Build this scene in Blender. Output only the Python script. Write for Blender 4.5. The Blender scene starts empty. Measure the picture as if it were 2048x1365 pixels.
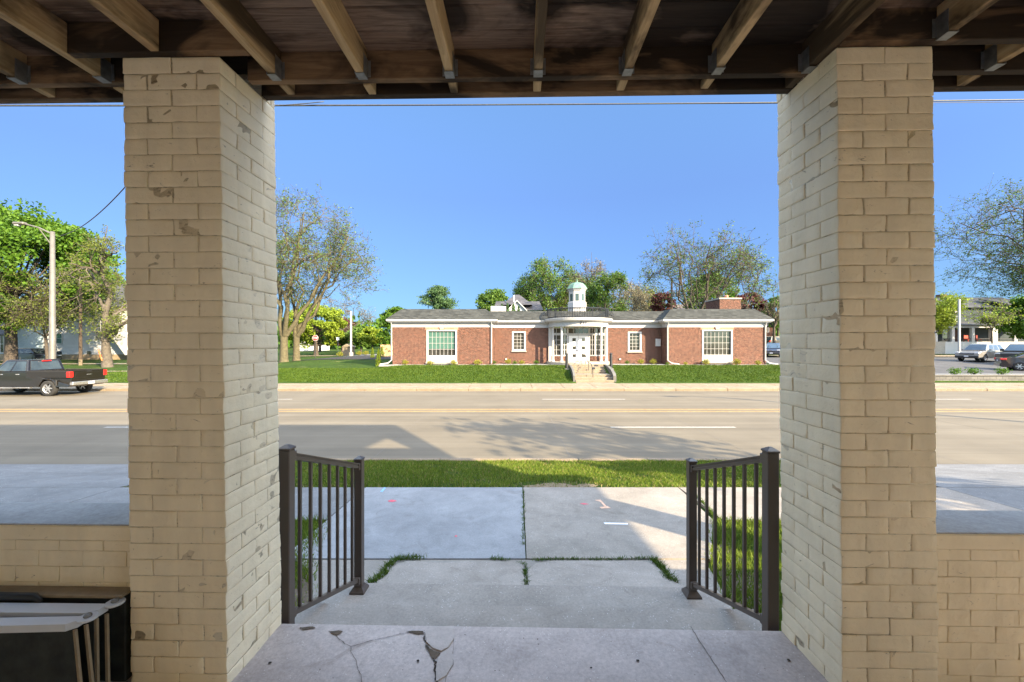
import bpy, bmesh, math, random
import numpy as np
from mathutils import Vector, Matrix
R = math.radians
sc = bpy.context.scene
C = sc.collection

# ------------------------------------------------------------------ camera, sky, sun, exposure
CAMZ = 2.75
F = 819.0
cam_d = bpy.data.cameras.new('camera')
cam = bpy.data.objects.new('camera', cam_d); C.objects.link(cam)
cam.location = (0, 0, CAMZ); cam.rotation_euler = (R(90), 0, 0)
cam_d.sensor_width = 36; cam_d.lens = F / 2048 * 36
cam_d.shift_y = 5.5 / 2048
cam_d.clip_start = 0.05; cam_d.clip_end = 5000
sc.camera = cam
SUN_AZ, SUN_EL = 48.0, 25.0          # sun behind the camera, to its right
S = Vector((math.sin(R(SUN_AZ)) * math.cos(R(SUN_EL)), -math.cos(R(SUN_AZ)) * math.cos(R(SUN_EL)), math.sin(R(SUN_EL))))
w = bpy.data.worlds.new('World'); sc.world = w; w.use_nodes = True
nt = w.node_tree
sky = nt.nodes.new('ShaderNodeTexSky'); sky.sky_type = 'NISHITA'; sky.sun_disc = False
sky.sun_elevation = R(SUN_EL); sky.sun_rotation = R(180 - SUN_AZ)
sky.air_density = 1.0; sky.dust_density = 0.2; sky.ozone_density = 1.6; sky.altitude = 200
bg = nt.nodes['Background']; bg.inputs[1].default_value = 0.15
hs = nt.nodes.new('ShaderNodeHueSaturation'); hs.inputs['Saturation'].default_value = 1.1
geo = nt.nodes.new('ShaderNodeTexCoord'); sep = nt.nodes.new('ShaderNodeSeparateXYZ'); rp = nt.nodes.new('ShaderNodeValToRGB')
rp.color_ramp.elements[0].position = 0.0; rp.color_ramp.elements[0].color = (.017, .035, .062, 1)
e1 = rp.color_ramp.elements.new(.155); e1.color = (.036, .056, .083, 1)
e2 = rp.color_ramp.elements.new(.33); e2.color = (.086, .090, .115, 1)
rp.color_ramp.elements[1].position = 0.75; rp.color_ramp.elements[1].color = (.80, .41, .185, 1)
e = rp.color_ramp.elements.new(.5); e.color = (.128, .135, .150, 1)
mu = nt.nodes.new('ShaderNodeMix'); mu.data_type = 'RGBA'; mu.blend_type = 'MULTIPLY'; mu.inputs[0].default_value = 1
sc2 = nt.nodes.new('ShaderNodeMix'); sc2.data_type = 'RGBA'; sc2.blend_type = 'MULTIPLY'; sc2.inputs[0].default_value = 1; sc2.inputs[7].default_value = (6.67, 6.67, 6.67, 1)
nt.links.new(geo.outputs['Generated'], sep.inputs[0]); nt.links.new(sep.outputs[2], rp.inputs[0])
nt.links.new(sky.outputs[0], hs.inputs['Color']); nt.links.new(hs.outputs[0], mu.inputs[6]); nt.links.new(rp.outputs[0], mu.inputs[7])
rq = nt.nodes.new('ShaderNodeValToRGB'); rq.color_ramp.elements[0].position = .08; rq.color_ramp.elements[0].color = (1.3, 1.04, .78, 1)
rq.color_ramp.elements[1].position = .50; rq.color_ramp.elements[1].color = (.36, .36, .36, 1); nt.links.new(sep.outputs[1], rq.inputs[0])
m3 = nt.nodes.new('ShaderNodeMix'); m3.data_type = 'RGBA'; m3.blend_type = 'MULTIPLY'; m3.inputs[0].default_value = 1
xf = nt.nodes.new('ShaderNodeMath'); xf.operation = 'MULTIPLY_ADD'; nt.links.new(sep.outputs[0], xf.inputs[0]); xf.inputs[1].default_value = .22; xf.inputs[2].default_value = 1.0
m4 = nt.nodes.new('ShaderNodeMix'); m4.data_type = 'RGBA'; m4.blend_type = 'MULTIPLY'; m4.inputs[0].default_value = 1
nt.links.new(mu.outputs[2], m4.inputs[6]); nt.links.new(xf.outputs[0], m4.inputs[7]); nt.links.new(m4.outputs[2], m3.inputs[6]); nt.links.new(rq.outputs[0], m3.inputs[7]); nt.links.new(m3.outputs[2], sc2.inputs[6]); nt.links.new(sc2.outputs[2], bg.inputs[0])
sl = bpy.data.lights.new('sun', 'SUN'); sl.energy = 3.6; sl.angle = R(0.5); sl.color = (1.0, 0.82, 0.55)
so = bpy.data.objects.new('sun', sl); C.objects.link(so)
so.rotation_euler = (-S).to_track_quat('-Z', 'Y').to_euler(); so.location = (30, -30, 40)
sc.view_settings.view_transform = 'Standard'; sc.view_settings.look = 'None'
sc.view_settings.exposure = 2.5; sc.view_settings.gamma = 1.0

# ------------------------------------------------------------------ helpers
def wx(px, D): return (px - 1024.0) / F * D
def wz(py, D): return CAMZ - (py - 688.0) / F * D
def onplane(px, py, zb):             # ground point seen at a pixel, zb metres below the eye
    D = zb * F / (py - 688.0); return ((px - 1024.0) / F * D, D)

ORG = {}
class MB:
    def __init__(s, M=None): s.v = []; s.f = []; s.m = []; s.M = M
    def add(s, vs, fs, mi=0):
        b = len(s.v)
        if s.M is not None: vs = [s.M @ Vector(q) for q in vs]
        s.v += [tuple(q) for q in vs]
        s.f += [tuple(b + i for i in q) for q in fs]; s.m += [mi] * len(fs)
    def box(s, x0, x1, y0, y1, z0, z1, mi=0):
        s.add([(x0,y0,z0),(x1,y0,z0),(x1,y1,z0),(x0,y1,z0),(x0,y0,z1),(x1,y0,z1),(x1,y1,z1),(x0,y1,z1)],
              [(0,3,2,1),(4,5,6,7),(0,1,5,4),(1,2,6,5),(2,3,7,6),(3,0,4,7)], mi)
    def cbox(s, x0, x1, y0, y1, z0, z1, c=0.004, mi=0, sh=(0,0,0,0)):   # box with chamfered edges
        X=(x0,x1); Y=(y0,y1); Z=(z0,z1); vs=[]; idx={}
        sg=lambda k: 1 if k==0 else -1
        for i in (0,1):
            for j in (0,1):
                for k in (0,1):
                    for a in (0,1,2):
                        p=[X[i],Y[j],Z[k]]
                        if a!=0: p[0]+=sg(i)*c
                        if a!=1: p[1]+=sg(j)*c
                        if a!=2: p[2]+=sg(k)*c
                        idx[(i,j,k,a)]=len(vs); vs.append(tuple(p))
        fs=[]
        I=idx
        for i in (0,1):
            fs.append((I[(i,0,0,0)],I[(i,1,0,0)],I[(i,1,1,0)],I[(i,0,1,0)]) if i else (I[(i,0,0,0)],I[(i,0,1,0)],I[(i,1,1,0)],I[(i,1,0,0)]))
        for j in (0,1):
            fs.append((I[(0,j,0,1)],I[(0,j,1,1)],I[(1,j,1,1)],I[(1,j,0,1)]) if j else (I[(0,j,0,1)],I[(1,j,0,1)],I[(1,j,1,1)],I[(0,j,1,1)]))
        for k in (0,1):
            fs.append((I[(0,0,k,2)],I[(1,0,k,2)],I[(1,1,k,2)],I[(0,1,k,2)]) if k else (I[(0,0,k,2)],I[(0,1,k,2)],I[(1,1,k,2)],I[(1,0,k,2)]))
        for j in (0,1):
            for k in (0,1): fs.append((I[(0,j,k,1)],I[(1,j,k,1)],I[(1,j,k,2)],I[(0,j,k,2)]))
        for i in (0,1):
            for k in (0,1): fs.append((I[(i,0,k,0)],I[(i,1,k,0)],I[(i,1,k,2)],I[(i,0,k,2)]))
        for i in (0,1):
            for j in (0,1): fs.append((I[(i,j,0,0)],I[(i,j,1,0)],I[(i,j,1,1)],I[(i,j,0,1)]))
        for i in (0,1):
            for j in (0,1):
                for k in (0,1): fs.append((I[(i,j,k,0)],I[(i,j,k,1)],I[(i,j,k,2)]))
        s.add(vs, fs, mi)
    def prism(s, pts, d, mi=0):      # polygon (3D points) swept by vector d
        n=len(pts); q=[tuple(Vector(p)+Vector(d)) for p in pts]
        s.add(list(pts)+q, [tuple(range(n))[::-1], tuple(range(n,2*n))]+[(i,(i+1)%n,n+(i+1)%n,n+i) for i in range(n)], mi)
    def tube(s, path, rad, n=6, mi=0, cap=True):
        path=[Vector(p) for p in path]; k=len(path)
        if not hasattr(rad,'__len__'): rad=[rad]*k
        vs=[]; fs=[]; up=Vector((0,0,1)); pu=None
        for i,p in enumerate(path):
            d=(path[min(i+1,k-1)]-path[max(i-1,0)])
            if d.length<1e-9: d=Vector((0,0,1))
            d.normalize()
            if pu is None:
                pu=d.cross(Vector((1,0,0)) if abs(d.x)<.8 else Vector((0,1,0))).normalized()
            else:
                pu=(pu-d*pu.dot(d))
                if pu.length<1e-6: pu=d.orthogonal()
                pu.normalize()
            b=d.cross(pu)
            for j in range(n):
                a=2*math.pi*j/n
                vs.append(tuple(p+(pu*math.cos(a)+b*math.sin(a))*rad[i]))
        for i in range(k-1):
            for j in range(n):
                fs.append((i*n+j,i*n+(j+1)%n,(i+1)*n+(j+1)%n,(i+1)*n+j))
        if cap: fs.append(tuple(range(n))[::-1]); fs.append(tuple((k-1)*n+j for j in range(n)))
        s.add(vs,fs,mi)
    def lathe(s, prof, c=(0,0,0), n=16, mi=0, a0=0.0, a1=None):
        full = a1 is None
        A=[2*math.pi*j/n for j in range(n)] if full else [a0+(a1-a0)*j/n for j in range(n+1)]
        m=len(A); vs=[(c[0]+r*math.sin(a),c[1]-r*math.cos(a),c[2]+z) for (r,z) in prof for a in A]; fs=[]
        for i in range(len(prof)-1):
            for j in range(m if full else m-1):
                fs.append((i*m+j,i*m+(j+1)%m,(i+1)*m+(j+1)%m,(i+1)*m+j))
        s.add(vs,fs,mi)
    def build(s, name, mats, parent=None, smooth=False, bevel=0, org=None):
        o0 = Vector(org) if org is not None else (ORG.get(parent.name, Vector((0,0,0))) if parent else Vector((0,0,0)))
        me=bpy.data.meshes.new(name)
        me.from_pydata([tuple(Vector(q)-o0) for q in s.v],[],s.f)
        if not isinstance(mats,(list,tuple)): mats=[mats]
        for m in mats: me.materials.append(m)
        if len(mats)>1: me.polygons.foreach_set('material_index', s.m)
        if smooth: me.polygons.foreach_set('use_smooth',[True]*len(s.f))
        me.update()
        o=bpy.data.objects.new(name,me); C.objects.link(o)
        if parent: o.parent=parent
        elif org is not None: o.location=o0
        if bevel:
            b=o.modifiers.new('bevel','BEVEL'); b.width=bevel; b.segments=2; b.limit_method='ANGLE'; b.angle_limit=R(35)
        return o

def npmesh(name, V, k, mat, parent=None, org=None):    # V: (N*k,3) unshared polygons of k corners
    o0=np.array(org if org is not None else (ORG.get(parent.name,(0,0,0)) if parent else (0,0,0)),dtype=float)
    V=V-o0; n=len(V); me=bpy.data.meshes.new(name)
    me.vertices.add(n); me.vertices.foreach_set('co',V.astype(np.float32).ravel())
    me.loops.add(n); me.loops.foreach_set('vertex_index',np.arange(n,dtype=np.int32))
    m=n//k; me.polygons.add(m); me.polygons.foreach_set('loop_start',np.arange(0,n,k,dtype=np.int32))
    try: me.polygons.foreach_set('loop_total',np.full(m,k,dtype=np.int32))
    except Exception: pass
    me.materials.append(mat); me.update(calc_edges=True); me.validate()
    o=bpy.data.objects.new(name,me); C.objects.link(o)
    if parent: o.parent=parent
    elif org is not None: o.location=o0
    return o

def thing(name, label, cat, loc=(0,0,0), group=None, rotz=0):
    o=bpy.data.objects.new(name,None); C.objects.link(o); o.empty_display_size=.2
    o.location=loc; o.rotation_euler=(0,0,rotz); o['label']=label; o['category']=cat
    if group: o['group']=group
    ORG[o.name]=Vector(loc)
    return o
def local_thing(name,label,cat,group=None):   # parts are built in the thing's own frame, placed afterwards
    o=thing(name,label,cat,(0,0,0),group); ORG[o.name]=Vector((0,0,0)); return o
def tag(o,label,cat,group=None):
    o['label']=label; o['category']=cat
    if group: o['group']=group
    return o
def struct(o): o['kind']='structure'; return o
def stuff(o,label=None,cat=None):
    o['kind']='stuff'
    if label: o['label']=label
    if cat: o['category']=cat
    return o
def kids(o): return [c for c in bpy.data.objects if c.parent==o]
def dup(root, loc, rotz, label, scale=None):
    r=root.copy(); C.objects.link(r); r.location=loc; r.rotation_euler=(0,0,rotz); r['label']=label
    if scale: r.scale=scale
    for ch in kids(root):
        c=ch.copy(); C.objects.link(c); c.parent=r
        for g in kids(ch):
            d=g.copy(); C.objects.link(d); d.parent=c
    return r

# ------------------------------------------------------------------ materials
def newmat(name):
    m=bpy.data.materials.new(name); m.use_nodes=True; return m, m.node_tree, m.node_tree.nodes['Principled BSDF']
def N(t,ty,**k):
    n=t.nodes.new(ty)
    for a,b in k.items(): setattr(n,a,b)
    return n
def obj_coord(t, scale=(1,1,1), world=False):
    tc=N(t,'ShaderNodeTexCoord'); mp=N(t,'ShaderNodeMapping'); mp.inputs['Scale'].default_value=scale
    if world:
        g=N(t,'ShaderNodeNewGeometry'); t.links.new(g.outputs['Position'],mp.inputs[0])
    else: t.links.new(tc.outputs['Object'],mp.inputs[0])
    return mp.outputs[0]
def noise(t,vec,scale,detail=4,rough=.55,dist=0):
    n=N(t,'ShaderNodeTexNoise'); n.inputs['Scale'].default_value=scale; n.inputs['Detail'].default_value=detail
    n.inputs['Roughness'].default_value=rough; n.inputs['Distortion'].default_value=dist
    t.links.new(vec,n.inputs['Vector']); return n.outputs['Fac']
def ramp(t,fac,stops):
    r=N(t,'ShaderNodeValToRGB'); e=r.color_ramp.elements
    while len(e)<len(stops): e.new(.5)
    for i,(p,c) in enumerate(stops):
        e[i].position=p; e[i].color=(c,c,c,1) if not hasattr(c,'__len__') else (c[0],c[1],c[2],1)
    t.links.new(fac,r.inputs[0]); return r.outputs[0]
def mix(t,a,b,fac,mode='MIX'):
    m=N(t,'ShaderNodeMix',data_type='RGBA',blend_type=mode)
    for s,v in ((m.inputs[6],a),(m.inputs[7],b)):
        if hasattr(v,'is_linked') or isinstance(v,bpy.types.NodeSocket): t.links.new(v,s)
        else: s.default_value=(v[0],v[1],v[2],1)
    if isinstance(fac,bpy.types.NodeSocket): t.links.new(fac,m.inputs[0])
    else: m.inputs[0].default_value=fac
    return m.outputs[2]
def bump(t,p,h,strength=.3,dist=.01):
    b=N(t,'ShaderNodeBump'); b.inputs['Strength'].default_value=strength; b.inputs['Distance'].default_value=dist
    t.links.new(h,b.inputs['Height']); t.links.new(b.outputs[0],p.inputs['Normal'])
def simple(name,col,rough=.6,metal=0,var=.12,ns=6.0,bmp=0,spec=.5,bscale=80,coat=0):
    m,t,p=newmat(name); v=obj_coord(t)
    d=tuple(c*(1-var) for c in col); l=tuple(min(1,c*(1+var)) for c in col)
    c=ramp(t,noise(t,v,ns,5),[(.3,d),(.7,l)]); t.links.new(c,p.inputs['Base Color'])
    p.inputs['Roughness'].default_value=rough; p.inputs['Metallic'].default_value=metal
    p.inputs['Specular IOR Level'].default_value=spec
    if coat: p.inputs['Coat Weight'].default_value=coat; p.inputs['Coat Roughness'].default_value=.05
    if bmp: bump(t,p,noise(t,v,bscale,4),bmp,.004)
    return m
def concrete(name,a,b,spot=.75,scale=1.0,speck=True,stain=(.25,.2,.16),bmp=.35):
    m,t,p=newmat(name); v=obj_coord(t,world=True)
    base=ramp(t,noise(t,v,.9*scale,6,.6,.4),[(.3,a),(.7,b)])
    fine=ramp(t,noise(t,v,60*scale,4,.7),[(.25,.70),(.75,1.18)])
    c=mix(t,base,fine,.8,'MULTIPLY')
    c=mix(t,c,ramp(t,noise(t,v,2.6*scale,8,.72,.5),[(.3,.76),(.7,1.14)]),.85,'MULTIPLY')
    st=ramp(t,noise(t,v,3.1*scale,7,.7,1.2),[(.56,0),(.74,1)])
    c=mix(t,c,tuple(x*y for x,y in zip(a,(.62,.58,.54))),mix(t,(0,0,0),(.6,.6,.6),st))
    if speck:
        vo=N(t,'ShaderNodeTexVoronoi'); vo.inputs['Scale'].default_value=28*scale; t.links.new(v,vo.inputs['Vector'])
        sp=ramp(t,vo.outputs['Distance'],[(.05,1),(.10,0)])
        gate=ramp(t,noise(t,v,9,2),[(.52,0),(.56,1)])
        c=mix(t,c,tuple(x*.45 for x in a),mix(t,(0,0,0),sp,gate))
        vo2=N(t,'ShaderNodeTexVoronoi'); vo2.inputs['Scale'].default_value=75*scale; t.links.new(v,vo2.inputs['Vector'])
        sp2=ramp(t,vo2.outputs['Distance'],[(.10,1),(.2,0)])
        gate2=ramp(t,noise(t,v,14,2),[(.54,0),(.6,1)])
        c=mix(t,c,(.8,.78,.75),mix(t,(0,0,0),sp2,gate2))
    t.links.new(c,p.inputs['Base Color']); p.inputs['Roughness'].default_value=.85
    p.inputs['Specular IOR Level'].default_value=.25
    bump(t,p,noise(t,v,90*scale,5,.7),bmp,.004)
    return m
def leafmat(name,a,b,trans=.35):
    m=bpy.data.materials.new(name); m.use_nodes=True; t=m.node_tree; p=t.nodes['Principled BSDF']
    g=N(t,'ShaderNodeNewGeometry'); v=obj_coord(t)
    f=N(t,'ShaderNodeMath',operation='MULTIPLY_ADD'); t.links.new(g.outputs['Random Per Island'],f.inputs[0]); f.inputs[1].default_value=.6
    nn=N(t,'ShaderNodeMath',operation='MULTIPLY'); t.links.new(noise(t,v,.7,3),nn.inputs[0]); nn.inputs[1].default_value=.5
    t.links.new(nn.outputs[0],f.inputs[2])
    c=ramp(t,f.outputs[0],[(.15,a),(.85,b)]); t.links.new(c,p.inputs['Base Color'])
    p.inputs['Roughness'].default_value=.6; p.inputs['Specular IOR Level'].default_value=.25
    tr=N(t,'ShaderNodeBsdfTranslucent'); t.links.new(c,tr.inputs[0])
    mx=N(t,'ShaderNodeMixShader'); mx.inputs[0].default_value=trans
    out=t.nodes['Material Output']
    t.links.new(p.outputs[0],mx.inputs[1]); t.links.new(tr.outputs[0],mx.inputs[2]); t.links.new(mx.outputs[0],out.inputs[0])
    return m
def bricktex(name,c1,c2,mort,bw=.215,bh=.075,ms=.011,rough=.85,bmp=.4,bias=0,offset=.5,rotz=0,var=.35,grain=0):
    m,t,p=newmat(name); g=N(t,'ShaderNodeTexCoord')
    sx=N(t,'ShaderNodeSeparateXYZ'); t.links.new(g.outputs['Object'],sx.inputs[0])
    ad=N(t,'ShaderNodeMath',operation='ADD'); t.links.new(sx.outputs[0],ad.inputs[0]); t.links.new(sx.outputs[1],ad.inputs[1])
    cb=N(t,'ShaderNodeCombineXYZ'); t.links.new(ad.outputs[0],cb.inputs[0]); t.links.new(sx.outputs[2],cb.inputs[1])
    br=N(t,'ShaderNodeTexBrick'); t.links.new(cb.outputs[0],br.inputs['Vector']); br.offset=offset
    br.inputs['Scale'].default_value=1; br.inputs['Brick Width'].default_value=bw; br.inputs['Row Height'].default_value=bh
    br.inputs['Mortar Size'].default_value=ms; br.inputs['Mortar Smooth'].default_value=.1; br.inputs['Bias'].default_value=bias
    br.inputs['Color1'].default_value=(*c1,1); br.inputs['Color2'].default_value=(*c2,1); br.inputs['Mortar'].default_value=(*mort,1)
    n=ramp(t,noise(t,g.outputs['Object'],1.3,5),[(.3,1-var),(.7,1+var*.4)])
    c=mix(t,br.outputs['Color'],n,.7,'MULTIPLY')
    if grain: c=mix(t,c,ramp(t,noise(t,g.outputs['Object'],9,3,.8),[(.32,.35),(.5,1.0),(.66,1.7)]),grain,'MULTIPLY')
    t.links.new(c,p.inputs['Base Color']); p.inputs['Roughness'].default_value=rough
    p.inputs['Specular IOR Level'].default_value=.2
    inv=N(t,'ShaderNodeMath',operation='SUBTRACT'); inv.inputs[0].default_value=1; t.links.new(br.outputs['Fac'],inv.inputs[1])
    bump(t,p,inv.outputs[0],bmp,.006)
    return m
def glassmat(name,col=(.02,.025,.03),rough=.06,spec=.9):
    m,t,p=newmat(name); v=obj_coord(t)
    c=ramp(t,noise(t,v,1.2,2),[(.35,tuple(x*.6 for x in col)),(.65,tuple(x*1.6 for x in col))]); t.links.new(c,p.inputs['Base Color'])
    p.inputs['Roughness'].default_value=rough; p.inputs['Specular IOR Level'].default_value=spec; return m
def woodmat(name,a,b,dark=None,axis=1,stain=.5):
    m,t,p=newmat(name); s=[14,14,14]; s[axis]=.9
    v=obj_coord(t,tuple(s)); c=ramp(t,noise(t,v,2.4,8,.72,.9),[(.30,a),(.5,tuple((x+y)/2 for x,y in zip(a,b))),(.72,b)])
    if dark:
        v2=obj_coord(t,(1.6 if axis!=0 else .9,1.6 if axis!=1 else .7,2.5))
        st=ramp(t,noise(t,v2,1.5,5,.6,.6),[(stain-.05,0),(stain+.07,1)])
        c=mix(t,c,dark,mix(t,(0,0,0),(.9,.9,.9),st))
    t.links.new(c,p.inputs['Base Color']); p.inputs['Roughness'].default_value=.75; p.inputs['Specular IOR Level'].default_value=.25
    bump(t,p,noise(t,v,4,5),.25,.003)
    return m
def paintbrick(name,col,dirt):
    m,t,p=newmat(name); v=obj_coord(t)
    c=ramp(t,noise(t,v,4,5,.6),[(.3,tuple(x*.93 for x in col)),(.7,tuple(min(1,x*1.04) for x in col))])
    d=ramp(t,noise(t,obj_coord(t,(9,9,20)),2.0,7,.75,.9),[(.635 if name.startswith('cream') else .52,0),(.68 if name.startswith('cream') else .62,1)])
    c=mix(t,c,dirt,mix(t,(0,0,0),(.75,.75,.75),d))
    vs=ramp(t,noise(t,obj_coord(t,(5,5,1.2)),2.0,3),[(.35,.90),(.65,1.03)]); c=mix(t,c,vs,.7,'MULTIPLY')
    t.links.new(c,p.inputs['Base Color']); p.inputs['Roughness'].default_value=.6; p.inputs['Specular IOR Level'].default_value=.3
    b1=N(t,'ShaderNodeBump'); b1.inputs['Strength'].default_value=.5; b1.inputs['Distance'].default_value=.008
    t.links.new(noise(t,v,32,5,.6),b1.inputs['Height'])
    b2=N(t,'ShaderNodeBump'); b2.inputs['Strength'].default_value=.4; b2.inputs['Distance'].default_value=.002
    t.links.new(noise(t,v,260,3),b2.inputs['Height']); t.links.new(b1.outputs[0],b2.inputs['Normal']); t.links.new(b2.outputs[0],p.inputs['Normal'])
    return m

M={}
M['paint']=paintbrick('cream_painted_brick',(.88,.755,.545),(.22,.16,.105))
M['bouncewall']=simple('warm_bounce_paint',(.93,.60,.24),.8,var=.04,ns=2)  # warm colour for the added wall, to bounce light into the porch
M['mortar']=paintbrick('painted_mortar',(.74,.625,.45),(.30,.235,.16))
M['ledge']=concrete('ledge_paint',(.36,.355,.345),(.44,.43,.42),speck=False,bmp=.5)
M['floor']=concrete('porch_concrete',(.44,.375,.345),(.58,.50,.46))
M['step']=concrete('step_concrete',(.27,.235,.20),(.35,.305,.265))
M['walk_new']=concrete('new_walk_concrete',(.235,.235,.24),(.285,.285,.29),speck=False,bmp=.25)
M['walk_old']=concrete('old_walk_concrete',(.225,.20,.17),(.30,.265,.23))
M['drive']=concrete('driveway_concrete',(.15,.15,.15),(.20,.20,.20))
M['kerb']=concrete('kerb_concrete',(.18,.14,.095),(.235,.185,.13))
M['farwalk']=concrete('far_walk_concrete',(.19,.155,.11),(.245,.20,.145))
M['crack']=simple('crack_dirt',(.045,.035,.028),.95,var=.4,ns=60)
M['dirt']=simple('bare_dirt',(.11,.08,.055),.95,var=.35,ns=30,bmp=.6)
M['patch']=simple('patched_cement',(.47,.405,.365),.85,var=.1,ns=30,bmp=.6)
M['bronze']=simple('bronze_powdercoat',(.075,.054,.041),.38,metal=.0,var=.06,ns=300,spec=.6)
M['steel']=simple('galvanised_steel',(.26,.26,.26),.5,metal=.75,var=.2,ns=40)
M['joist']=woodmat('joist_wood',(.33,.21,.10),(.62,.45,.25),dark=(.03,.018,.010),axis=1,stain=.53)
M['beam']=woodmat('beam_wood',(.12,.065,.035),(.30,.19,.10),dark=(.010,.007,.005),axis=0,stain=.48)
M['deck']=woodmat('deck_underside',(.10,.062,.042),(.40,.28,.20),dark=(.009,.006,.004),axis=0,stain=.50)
M['tan']=simple('tan_board',(.30,.23,.15),.7,var=.15,ns=20,bmp=.3)
M['darkfab']=simple('dark_panel',(.022,.024,.020),.85,var=.5,ns=14,bmp=.5)
M['pale']=simple('pale_bar',(.62,.63,.66),.4,var=.05)
M['black']=simple('black_plastic',(.01,.01,.011),.5,var=.2)
M['white']=simple('white_trim_paint',(.405,.40,.395),.5,var=.03,ns=3,bmp=.1)
M['asphalt']=concrete('asphalt',(.03,.03,.032),(.045,.045,.047),speck=False)
M['lot']=concrete('parking_asphalt',(.06,.06,.063),(.09,.09,.093),speck=False)
M['brick']=bricktex('red_brick',(.055,.0165,.0115),(.12,.040,.025),(.19,.145,.115),ms=.010,var=.08,grain=.95)
M['brick_dark']=bricktex('soldier_course_brick',(.33,.105,.06),(.40,.15,.09),(.55,.45,.36),bw=.075,bh=.3)
M['shingle']=bricktex('grey_shingles',(.027,.029,.027),(.057,.060,.056),(.018,.019,.018),bw=.34,bh=.10,ms=.008,bmp=.5,var=.25)
M['glass']=glassmat('window_glass',(.03,.03,.028))
M['blind']=simple('green_blind_glass',(.055,.125,.105),.15,var=.1,spec=.7)
M['copper']=simple('verdigris_copper',(.10,.19,.14),.55,var=.3,ns=5)
M['iron']=simple('black_iron',(.015,.017,.02),.5,var=.2)
M['stone']=simple('lime_stone',(.30,.275,.235),.8,var=.12,ns=8,bmp=.4)
M['bark']=simple('bark',(.075,.064,.05),.95,var=.4,ns=5,bmp=.8,bscale=14)
M['bark_dark']=simple('dark_bark',(.06,.048,.038),.95,var=.4,ns=5,bmp=.8,bscale=14)
M['bark_moss']=simple('mossy_bark',(.078,.068,.038),.95,var=.35,ns=4,bmp=.8,bscale=14)
M['leaf_maple']=leafmat('maple_leaf',(0.029,0.080,0.007),(0.097,0.189,0.015))
M['leaf_fresh']=leafmat('fresh_leaf',(0.042,0.097,0.013),(0.113,0.193,0.029))
M['leaf_lime']=leafmat('lime_leaf',(0.109,0.168,0.013),(0.218,0.286,0.025))
M['leaf_olive']=leafmat('olive_leaf',(.065,.09,.014),(.14,.17,.03))
M['leaf_grey']=leafmat('sparse_leaf',(.045,.09,.014),(.115,.18,.035))
M['leaf_tan']=leafmat('budding_twig_leaf',(.17,.15,.09),(.27,.24,.14))
M['leaf_pine']=leafmat('pine_needle',(.025,.06,.025),(.08,.15,.05),.15)
M['leaf_maroon']=leafmat('maroon_leaf',(.06,.02,.022),(.13,.045,.04))
M['leaf_yellow']=leafmat('yellow_shrub_leaf',(.15,.17,.02),(.30,.28,.035))
M['grass_near']=leafmat('near_grass_blade',(.045,.10,.010),(.19,.25,.030),.45)
M['grass_blade']=leafmat('grass_blade',(.028,.068,.005),(.085,.135,.012),.35)
# ------------------------------------------------------------------ terrain
def sstep(a,b,x):
    t=np.clip((x-a)/(b-a),0,1); return t*t*(3-2*t)
def Hn(y): return np.interp(y,[0,3.4,4.16,6.56,9.2],[.64,.63,.57,.45,.15])
def H(x,y):
    x=np.asarray(x,float); y=np.asarray(y,float)
    near=np.interp(y,[-400,-60,0,3.4,4.16,6.56,9.2],[2.5,1.0,.64,.63,.57,.45,.15])
    fb=np.interp(y,[27.1,28.0,29.2,30.4,31.6,45,60,90,300],[.22,.50,.84,1.02,1.09,1.09,1.2,1.6,3.0])
    fl=np.interp(y,[27.1,40,60,90,300],[.2,.46,.62,.9,2.6])
    fm=np.interp(y,[27.1,29.5,31.5,36,43,60,90,300],[.22,.62,.84,1.0,1.08,1.2,1.5,2.8])
    fr=np.interp(y,[27.4,27.5,28.3,30,34,40,50,58,66,90,300],[.2,.56,.58,.52,.56,1.02,1.15,1.5,2.2,2.7,4.0])
    a=sstep(-30,-19,x); b=sstep(-11,-8,x); c=sstep(21.2,25,x)
    far=(fl*(1-a)+fm*a)*(1-b)+fb*b
    far=far*(1-c)+fr*c
    dr=np.interp(y,[0,3.4,4.16,6.56,9.33],[.64,.63,.57,.45,-.02])-.06
    near=np.where(((x<-6.305)|(x>6.905))&(y>2.0)&(y<=9.32),dr+.035,near)
    road=np.where((y>9.3)&(y<23.85),-.10,.12)
    far=np.where((x>4.22)&(x<6.75)&(y<31.15),.05,far)
    z=np.where(y<=9.2,near-.035,np.where(y<27.1,road,far))
    return z
def Hs(x,y): return float(H(x,y))

def lawnmat():
    m,t,p=newmat('lawn_grass'); v=obj_coord(t,world=True)
    c=ramp(t,noise(t,v,3.2,6,.7),[(.32,(.016,.036,.003)),(.52,(.031,.060,.006)),(.70,(.05,.078,.010))])
    big=ramp(t,noise(t,v,.35,4),[(.35,.82),(.65,1.12)]); c=mix(t,c,big,.9,'MULTIPLY')
    fine=ramp(t,noise(t,obj_coord(t,(1,2.5,1),world=True),22,4,.8),[(.3,.55),(.7,1.35)]); c=mix(t,c,fine,.8,'MULTIPLY')
    ye=ramp(t,noise(t,v,.8,4,.6),[(.62,0),(.78,.55)]); c=mix(t,c,(.24,.23,.09),ye)
    t.links.new(c,p.inputs['Base Color']); p.inputs['Roughness'].default_value=.9; p.inputs['Specular IOR Level'].default_value=.15
    bump(t,p,noise(t,v,18,6,.8),.9,.05); return m
M['lawn']=lawnmat()
xs=sorted(set([-1500,-700,-400,-250,-180,-140]+[x for x in range(-120,-30,5)]+[x*.75 for x in range(-40,48)]+[x for x in range(36,121,5)]+[140,180,250,400,700,1500]+[-6.31,-6.30,6.90,6.91,4.20,4.23,6.74,6.77]))
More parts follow.
